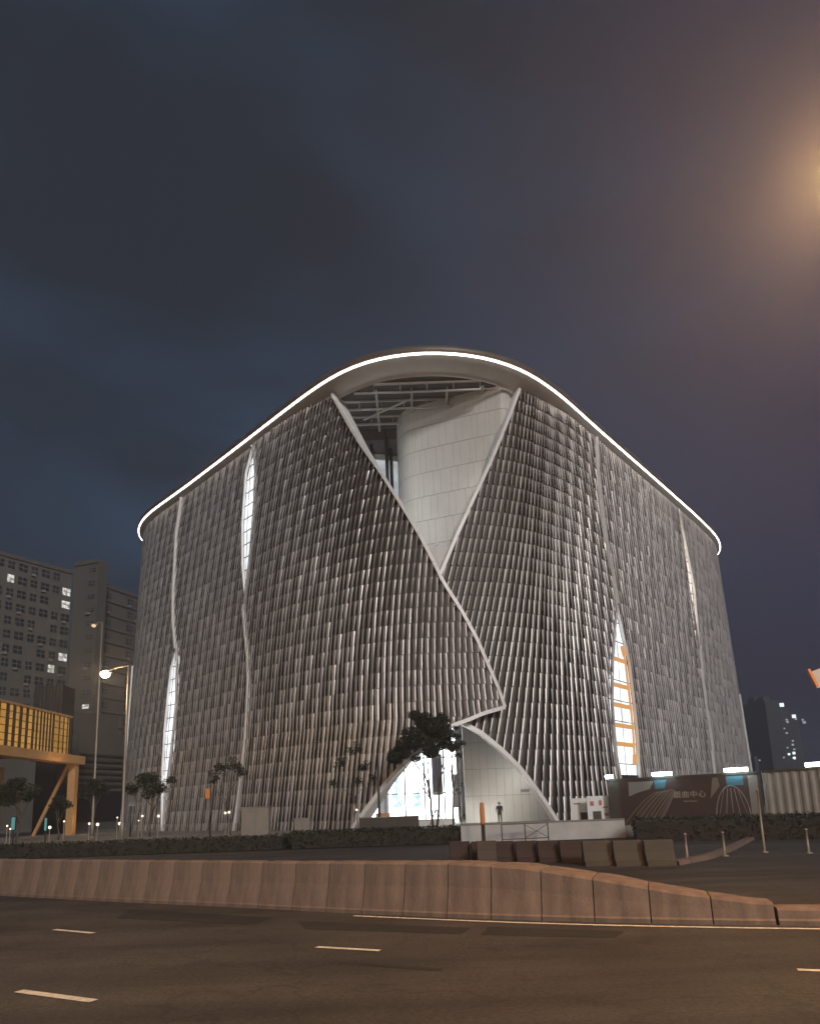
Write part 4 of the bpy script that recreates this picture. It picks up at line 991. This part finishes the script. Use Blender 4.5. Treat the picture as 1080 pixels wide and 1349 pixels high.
# corrugated fence at the right edge
FA, FB = hp_(1003, 1022, 39.3), hp_(1180, 1010, 35.0)
fa, fb = Vector((FA.x, FA.y, 0)), Vector((FB.x, FB.y, 0)); fd = (fb-fa).normalized(); fn = Vector((fd.y, -fd.x, 0)); flen = (fb-fa).length
t = thing('sheet_fence', (fa+fb)/2, 'pale corrugated metal fence at the right edge, next to the poster hoarding', 'fence')
rows = []
for z in (.5, 3.4):
    rows.append([(fa+fd*(i*.11)+fn*(.05 if (i//2) % 2 else 0)+Vector((0, 0, z))) for i in range(int(flen/.11))])
MB().grid(rows).build('sheeting', MT['corr'], t)
MB().bar(fa+Vector((0, 0, 3.44)), fb+Vector((0, 0, 3.44)), .2, .1).build('top_rail', MT['tan'], t)
MB().bar(fa+Vector((0, 0, .25)), fb+Vector((0, 0, .25)), .35, .5).build('base', MT['concrete'], t)
for i in range(4):
    q = fa+fd*(flen*(i+.02)/3.2)-fn*.15; MB().bar(q, q+Vector((0, 0, 3.4)), .12).build('post', MT['darksteel'], t)
fl_ = hp_(1078, 1016, 37.6)
floodlight(0, 1.1, 'cool white floodlight on the corrugated fence, cut by the right edge of the picture', Vector((fl_.x, fl_.y, 0))+fn*.25, fd, 3.4)

# ------------------------------------------------------------------ low barriers and posts beyond the road
def roadblock(x0, x1, Y, h, m, label, group, name='barrier_block'):
    a = ground_pt(x0, 1139); a = depth_pt(x0, 1139, Y); b = depth_pt(x1, 1139, Y); w = b.x-a.x; c = (a.x+b.x)/2
    q = MB()
    prof = [(-.28, 0), (-.28, .12), (-.20, .18), (-.12, h*.55), (-.10, h-.04), (-.07, h), (.07, h), (.10, h-.04), (.12, h*.55), (.20, .18), (.28, .12), (.28, 0)]
    rows = [[(c+w*k, Y+y, z) for y, z in prof] for k in (-.47, -.46, .46, .47)]
    for r_ in (0, 3): rows[r_] = [(x, Y+(y-Y)*.93, z*.985) for x, y, z in rows[r_]]
    q.grid(rows); n = len(prof); q.f += [tuple(range(n)), tuple(range(4*n-1, 3*n-1, -1))]; q.mi += [0, 0]
    for k in (-.25, .25): q.box((c+w*k, Y-.235, .09), (w*.16, .10, .10))
    return solo(q, name, m, label, 'barrier', group)
for i, (x0, x1) in enumerate(((767, 806), (807, 847), (848, 889))):
    roadblock(x0, x1, 23.2-.35*i, .80, MT['tan'], ['pale tan barrier block next to the dark red barriers', 'middle of the three pale tan barrier blocks', 'right end pale tan barrier block by the sloping kerb'][i], 'tan barrier blocks beyond the road')
for i in range(6):
    x0 = 592+i*29
    roadblock(x0, x0+28.5, 27.0-.42*i, .74, MT['brown'], 'dark red brown water barrier in the row left of the three tan blocks', 'dark red barriers beyond the road', 'water_barrier')
roadblock(628, 655, 25.6, .8, MT['tan'], 'single tan block standing in front of the dark red barriers', 'tan barrier blocks beyond the road')
# raised kerb of the side path and its posts
kp = [ground_pt(888, 1140), ground_pt(930, 1132), ground_pt(960, 1121), ground_pt(985, 1108), ground_pt(1005, 1100)]
kp = [Vector((p.x, p.y, 0)) for p in kp]; kp.append(kp[-1]+(kp[-1]-kp[-2]).normalized()*4)
q = MB(); rows = []
for i, p in enumerate(kp):
    d = (kp[min(i+1, 5)]-kp[max(i-1, 0)]).normalized(); n = Vector((d.y, -d.x, 0))
    rows.append([p+n*.16, p+n*.14+Vector((0, 0, .14)), p-n*.14+Vector((0, 0, .15)), p-n*.16])
q.grid(rows); struct(q, 'path_kerb', MT['concrete'])
for x, y0, Y, lb_ in ((905, 1098, 24, 'left thin grey post beside the path kerb'), (955, 1096, 25, 'second thin grey post beside the path kerb'), (1008, 1040, 26, 'tall thin post in front of the right end of the hoarding'), (1066, 1092, 25, 'right thin grey post near the picture edge')):
    p = depth_pt(x, 1130, Y); h = depth_pt(x, y0, Y).z
    q = MB(); q.lathe((p.x, Y, 0), [(.12, 0), (.12, .04), (.04, .06), (.035, h-.05), (.05, h-.04), (.05, h), (.01, h+.03)], 10)
    solo(q, 'thin_post', MT['pole'], lb_, 'post', 'thin posts right of the barriers', True)

# ------------------------------------------------------------------ pedestrian before the entrance wall
def person(px, Yp, label):
    base = depth_pt(px, 1088, Yp); b = Vector((base.x, Yp, .56)); t = thing('person', b, label, 'person')
    J = dict(pel=(0, 0, .95), sp=(0, .01, 1.18), ch=(0, 0, 1.38), nk=(0, -.01, 1.50), hd=(0, -.03, 1.60), tp=(0, -.02, 1.73),
             hl=(-.09, 0, .88), kl=(-.10, -.04, .49), al=(-.11, .02, .08), tl=(-.13, -.14, .03), hr=(.09, 0, .88), kr=(.11, -.02, .49), ar=(.12, .04, .08), tr=(.15, -.12, .03),
             sl=(-.19, 0, 1.41), el=(-.25, .02, 1.14), wl=(-.22, -.14, .95), sr=(.19, 0, 1.41), er=(.24, .03, 1.14), wr=(.22, -.10, .90))
    rad = dict(pel=(.15, .11), sp=(.13, .10), ch=(.16, .11), nk=(.055, .055), hd=(.085, .10), tp=(.07, .08), hl=(.085, .085), kl=(.058, .06), al=(.04, .045), tl=(.04, .03), hr=(.085, .085), kr=(.058, .06), ar=(.04, .045), tr=(.04, .03),
               sl=(.065, .065), el=(.045, .045), wl=(.03, .03), sr=(.065, .065), er=(.045, .045), wr=(.03, .03))
    E_ = [('pel', 'sp'), ('sp', 'ch'), ('ch', 'nk'), ('nk', 'hd'), ('hd', 'tp'), ('pel', 'hl'), ('hl', 'kl'), ('kl', 'al'), ('al', 'tl'), ('pel', 'hr'), ('hr', 'kr'), ('kr', 'ar'), ('ar', 'tr'), ('ch', 'sl'), ('sl', 'el'), ('el', 'wl'), ('ch', 'sr'), ('sr', 'er'), ('er', 'wr')]
    # hands: palm, four fingers, thumb
    for sd, w, o in (('l', 'wl', -1), ('r', 'wr', 1)):
        W = Vector(J[w]); J['p'+sd] = tuple(W+Vector((0, -.03, -.07))); rad['p'+sd] = (.032, .018); E_.append((w, 'p'+sd))
        for k in range(4):
            n = 'f%s%d' % (sd, k); J[n] = tuple(W+Vector((o*.0, -.055+.022*k-.02, -.155+.012*abs(k-1.5)))); rad[n] = (.009, .009); E_.append(('p'+sd, n))
        n = 't'+sd+'h'; J[n] = tuple(W+Vector((-o*.03, -.07, -.09))); rad[n] = (.010, .010); E_.append(('p'+sd, n))
    ks = list(J); me = bpy.data.meshes.new('body'); me.from_pydata([Vector(J[k]) for k in ks], [(ks.index(a), ks.index(c)) for a, c in E_], [])
    o = bpy.data.objects.new('body', me); COL.objects.link(o)
    md = o.modifiers.new('skin', 'SKIN'); ss = o.modifiers.new('sub', 'SUBSURF'); ss.levels = 2; ss.render_levels = 2
    for i, k in enumerate(ks): me.skin_vertices[0].data[i].radius = rad[k]
    me.skin_vertices[0].data[0].use_root = True
    dg = bpy.context.evaluated_depsgraph_get(); m2 = bpy.data.meshes.new_from_object(o.evaluated_get(dg)); bpy.data.objects.remove(o)
    b2 = bpy.data.objects.new('body', m2); COL.objects.link(b2); b2.parent = t; m2.materials.clear(); m2.materials.append(MT['cloth']); m2.materials.append(MT['skin'])
    for p in m2.polygons:
        c = p.center; p.use_smooth = True
        if c.z > 1.47 or (c.z < 1.0 and abs(c.x) > .185 and c.z > .7): p.material_index = 1
    hm = MB(); hm.lathe(b+Vector((0, -.005, 1.63)), [(.095, 0), (.105, .05), (.09, .10), (.05, .135), (.01, .145)], 14).build('hair', MT['hair'], t, True)
    fc = MB(); fc.box(b+Vector((0, -.135, 1.59)), (.025, .03, .04)); fc.build('nose', MT['skin'], t)
    ey = MB()
    for x in (-.035, .035): ey.box(b+Vector((x, -.128, 1.625)), (.02, .012, .012))
    ey.build('eyes', MT['hair'], t)
    return t
person(659, 55, 'person in dark clothes standing alone before the pale entrance wall')

# ------------------------------------------------------------------ amber pavilion at the left edge
PA, PB = depth_pt(-60, 922, 55), depth_pt(98, 945, 73)
pa, pb_ = Vector((PA.x, PA.y, 0)), Vector((PB.x, PB.y, 0)); pd = (pb_-pa).normalized(); pn = Vector((pd.y, -pd.x, 0))
plen = (pb_-pa).length
zt = depth_pt(98, 945, 73).z; zb = depth_pt(98, 996, 73).z; zbb = depth_pt(118, 1006, 73).z
pv = thing('pavilion', (pa+pb_)/2, 'amber backlit pavilion of upright slats raised on ochre columns at the left edge', 'pavilion')
back = pa-pn*9
def pq(u, o, z): q = pa+pd*(u*plen)+pn*o; return Vector((q.x, q.y, z))
MB().add([pq(0, -.5, zb), pq(1, -.5, zb), pq(1, -.5, zt-.1), pq(0, -.5, zt-.1)], [(0, 1, 2, 3)]).build('lit_wall', MT['glow'], pv)
q = MB(); q.prism([pq(0, -.1, 0)[:2], pq(1, -.1, 0)[:2], pq(1, -9, 0)[:2], pq(0, -9, 0)[:2]], zt-.09, zt+.12); q.build('roof', MT['ochre'], pv)
q = MB(); q.prism([pq(0, -.55, 0)[:2], pq(1, -.55, 0)[:2], pq(1, -9, 0)[:2], pq(0, -9, 0)[:2]], zb, zt-.1); q.build('hall', MT['slat'], pv)
rng = random.Random(4)
us = [.33, .40, .455, .51, .565, .62, .655, .69, .72, .75, .78, .81, .87, .915, .955, .995]; ws = [.5, .55, .5, .5, .45, .4, .3, .28, .3, .28, .3, .4, .2, .2, .2, .25]
for u, w in list(zip(us, ws))+[(.02+.06*i, .5) for i in range(6)]:
    MB().bar(pq(u, -.2, zb), pq(u, -.2, zt+.05), .06, w*.8, upv=tuple(pd)).build('slat', MT['slat'], pv)
q = MB()
for k in range(1, 6): q.bar(pq(0, -.44, lerp(zb, zt, k/6)), pq(1, -.44, lerp(zb, zt, k/6)), .06)
q.build('glazing_bars', MT['slat'], pv)
MB().bar(pq(0, .1, (zb+zbb)/2), pq(1.06, .1, (zb+zbb)/2), 1.6, zb-zbb).build('beam', MT['ochre'], pv)
for u, o in ((1.0, .25), (1.0, -8), (.45, -8)):
    MB().bar(pq(u, o, .56), pq(u, o, zbb), .75, .75).build('column', MT['ochre'], pv)
MB().bar(pq(.98, -3.5, .56), pq(1.0, -.3, zbb), .3).build('strut', MT['ochre'], pv)
lamp('pavilion_uplight', pq(.75, 2.2, zbb-.8), 120, (1, .6, .25), .3)
lamp('pavilion_uplight', pq(.98, 2.0, 2.0), 60, (1, .6, .25), .3)
# dark rooftop louvre box behind the pavilion
q0 = depth_pt(72, 940, 84); zz0, zz1 = q0.z-6, depth_pt(72, 906, 84).z
t = thing('plant_screen', (q0.x, q0.y, zz0), 'dark louvred rooftop box rising behind the amber pavilion', 'rooftop plant')
MB().box((q0.x, q0.y, (zz0+zz1)/2), (3.4, 3.0, zz1-zz0)).build('box', MT['darksteel'], t)
for i in range(9): MB().bar((q0.x-1.7+i*.42, q0.y-1.56, zz0), (q0.x-1.7+i*.42, q0.y-1.56, zz1+.2), .12).build('louvre', MT['slat'], t)
MB().box((q0.x, q0.y, (zz0+.56)/2), (2.6, 2.2, zz0-.56)).build('shaft', MT['darksteel'], t)

# ------------------------------------------------------------------ apartment blocks
def facade(t, p0, p1, z0, z1, cols, floors, win, lit, wallmat, depth=10, ledges=True):
    """a slab with its own windows, each window a part with its pane"""
    a, b = Vector((*p0, 0)), Vector((*p1, 0)); d = (b-a).normalized(); n = Vector((d.y, -d.x, 0)); L_ = (b-a).length
    q = MB(); q.prism([a[:2], b[:2], (b-n*depth)[:2], (a-n*depth)[:2]], z0, z1); q.build('wall', wallmat, t)
    q = MB(); q.prism([(a+n*.3)[:2], (b+n*.3)[:2], (b-n*(depth+.3))[:2], (a-n*(depth+.3))[:2]], z1, z1+.9); q.build('parapet', MT['ledge'], t)
    fh = (z1-z0)/floors; cw = L_/cols; wm = {}
    for f in range(floors):
        if ledges:
            MB().bar(a+n*.18+Vector((0, 0, z0+f*fh+.08)), b+n*.18+Vector((0, 0, z0+f*fh+.08)), .36, .22).build('ledge', MT['ledge'], t)
        for c in range(cols):
            kind = win(f, c)
            if not kind: continue
            w, h, zc = kind
            ce_ = a+d*((c+.5)*cw)+Vector((0, 0, z0+f*fh+fh*zc))
            g = MB(); g.bar(ce_-d*w*cw/2+n*.03, ce_+d*w*cw/2+n*.03, .10, h*fh)
            wnd = g.build('window', MT['litwin'] if (f, c) in lit else MT['glasswin'], t)
            wm[(f, c)] = wnd
            MB().bar(ce_-d*w*cw/2+n*.09, ce_+d*w*cw/2+n*.09, .05, .10).bar(ce_-d*.03+n*.09, ce_+d*.03+n*.09, .05, h*fh).build('frame', MT['aircon'], wnd)
            if (f*7+c*3) % 4 == 0:
                e = ce_-d*w*cw*.25-Vector((0, 0, h*fh*.5+.32))+n*.30
                MB().bar(e-d*.42, e+d*.42, .5, .5).build('air_conditioner', MT['aircon'], wnd)
    return wm
rng = random.Random(12)
def zat(px, y, Y): return depth_pt(px, y, Y).z
# big left block
la, lb2 = depth_pt(-60, 735, 128), depth_pt(96, 760, 148); top = zat(96, 757, 148)
t = thing('apartment_block', ((la.x+lb2.x)/2, 138, 0), 'largest dark apartment block at the left edge, with a few lit windows high up', 'apartment block', 'apartment blocks behind the pavilion')
def w1(f, c):
    if (f*3+c*5) % 11 == 0: return None
    return (.74 if c % 2 else .55, .55, .52)
facade(t, (la.x, la.y), (lb2.x, lb2.y), 0, top, 10, 19, lambda f, c: w1(f, c) if f > 4 else None, {(17, 9), (16, 9), (16, 8), (17, 4), (12, 9), (11, 8), (10, 5)}, MT['flat'], 14, False)
# tower shaft
ta, tb = depth_pt(99, 742, 140), depth_pt(131, 742, 138); top2 = zat(115, 744, 139)
t = thing('apartment_block', ((ta.x+tb.x)/2, 148, 0), 'narrow taller stair tower between the two apartment blocks', 'apartment block', 'apartment blocks behind the pavilion')
facade(t, (ta.x, ta.y), (tb.x, tb.y), 0, top2, 2, 19, lambda f, c: (.5, .3, .5) if c == 1 and f > 5 else None, {(8, 1)}, MT['flat2'], 2.5, False)
ra, rb = depth_pt(130, 771, 142), depth_pt(186, 787, 153); top3 = zat(130, 771, 142)
t = thing('apartment_block', ((ra.x+rb.x)/2, 148, 0), 'right hand apartment block with paired dark windows, beside the theatre', 'apartment block', 'apartment blocks behind the pavilion')
facade(t, (ra.x, ra.y), (rb.x, rb.y), 0, top3, 6, 17, lambda f, c: ((.75, .45, .5) if c in (0, 4) else (.5, .3, .45) if c == 5 else (.6, .35, .5) if c == 1 else None) if f > 4 else None, {(6, 1)}, MT['flat2'], 3)
# low podium building between pavilion and theatre
qa, qb = depth_pt(104, 985, 100), depth_pt(172, 985, 108); zq = zat(135, 968, 104)
t = thing('podium_building', ((qa.x+qb.x)/2, 104, 0), 'low grey building with a blank band and dark louvres, behind the blazing street lamp', 'building')
d_ = (qb-qa); d_.z = 0; d_.normalize(); n_ = Vector((d_.y, -d_.x, 0))
q = MB(); q.prism([qa[:2], qb[:2], (qb-n_*8)[:2], (qa-n_*8)[:2]], 0, zq); q.build('wall', MT['flat2'], t)
for k in range(6):
    z = zq*.78-k*.9; MB().bar(Vector((qa.x, qa.y, z))+n_*.2, Vector((qb.x, qb.y, z))+n_*.2, .35, .34).build('louvre', MT['darksteel'], t)
MB().bar(Vector((qa.x, qa.y, 4))+n_*.06, Vector((qb.x, qb.y, 4))+n_*.06, .12, 4.5).build('shopfront', MT['glasswin'], t)
q = MB(); q.prism([(qa-n_*3)[:2], (qb-n_*3)[:2], (qb-n_*7)[:2], (qa-n_*7)[:2]], zq, zq+3.5); q.build('roof_house', MT['ledge'], t)

# ------------------------------------------------------------------ far towers on the right
def far_tower(x0, x1, y0, Y, wins, label):
    a, b = depth_pt(x0, 1040, Y), depth_pt(x1, 1040, Y); z1 = zat((x0+x1)/2, y0, Y)
    t = thing('far_tower', ((a.x+b.x)/2, Y, 0), label, 'tower', 'far dark towers on the right')
    MB().box(((a.x+b.x)/2, Y+10, z1/2), (b.x-a.x, 20, z1)).build('wall', MT['tower'], t)
    MB().box(((a.x+b.x)/2, Y+10, z1+1.5), ((b.x-a.x)*.5, 9, 3)).build('roof_house', MT['tower'], t)
    for x, y, s_, st in wins:
        p = depth_pt(x, y, Y-.4); MB().box((p.x, Y-.1, p.z), (s_*Y/900, .3, s_*Y/900*.9)).build('lit_window', st, t)
W1 = emit('tower_window', (.85, .95, 1), 2.2); W2 = emit('tower_window_dim', (.8, .9, 1), .6)
far_tower(1012, 1020, 922, 420, [(1014, 931, 2.5, W1)], 'thin far tower with one small light')
far_tower(1022, 1040, 922, 400, [(1029.5, 928.5, 5.5, W1), (1036, 948, 2.5, W2), (1037, 951, 3, W2), (1033, 959.5, 1.8, W2), (1036, 965.5, 2.5, W2), (1037, 985, 2, W2), (1039, 993.5, 3, W1), (1032, 998, 2, W2)], 'far tower topped by the brightest white light')
far_tower(1040, 1064, 938, 430, [(1045.5, 943.5, 5, W1), (1048, 947, 3, W2), (1057, 948, 2.5, W2), (1059, 951.5, 4, W2), (1044, 976, 2.5, W2), (1044, 981, 3, W2), (1046, 987, 2.5, W2), (1045.5, 992, 3.5, W1), (1046, 998.5, 3.5, W1)], 'wider far tower with a column of small lights')
far_tower(998, 1003, 996, 380, [(1000.5, 1001.5, 2, W2)], 'lowest far block with one faint light beside the theatre foot')
# back of a sign on a tall post at the right edge
sgp = depth_pt(1082, 892, 20)
t = thing('road_sign', (sgp.x+.25, 20.1, 0), 'tilted grey road sign back with lamplight coloured orange onto its edge, high at the right edge', 'road sign')
MB().box((sgp.x, 20, sgp.z), (.55, .06, .52), rot=Euler((0, R(-18), R(-12))).to_matrix()).build('panel', MT['steel'], t)
MB().box((sgp.x-.30, 19.97, sgp.z-.02), (.07, .14, .56), rot=Euler((0, R(-18), R(-12))).to_matrix()).build('lamplit_edge', MT['orange'], t)  # orange strip stands for lamplight on the sign's left side
MB().tube([(sgp.x+.25, 20.1, 0), (sgp.x+.25, 20.1, sgp.z+.35)], .06, 8).build('post', MT['pole'], t, True)

# ------------------------------------------------------------------ haze volume added so lamps and roof strip glow
hzb = MB(); hzb.box((0, 425, 37), (1620, 1170, 80))
hm = bpy.data.materials.new('glow_haze'); hm.use_nodes = True
t_ = hm.node_tree; t_.nodes.clear(); o_ = N(t_, 'ShaderNodeOutputMaterial'); v_ = N(t_, 'ShaderNodeVolumePrincipled')
v_.inputs['Color'].default_value = (.85, .90, 1, 1); v_.inputs['Density'].default_value = .0015; v_.inputs['Anisotropy'].default_value = .55
t_.links.new(v_.outputs[0], o_.inputs['Volume'])
h_ = hzb.build('haze', hm); h_['kind'] = 'stuff'; h_['label'] = 'thin pale haze added over the whole street to make the lamps glow'; h_['category'] = 'haze'
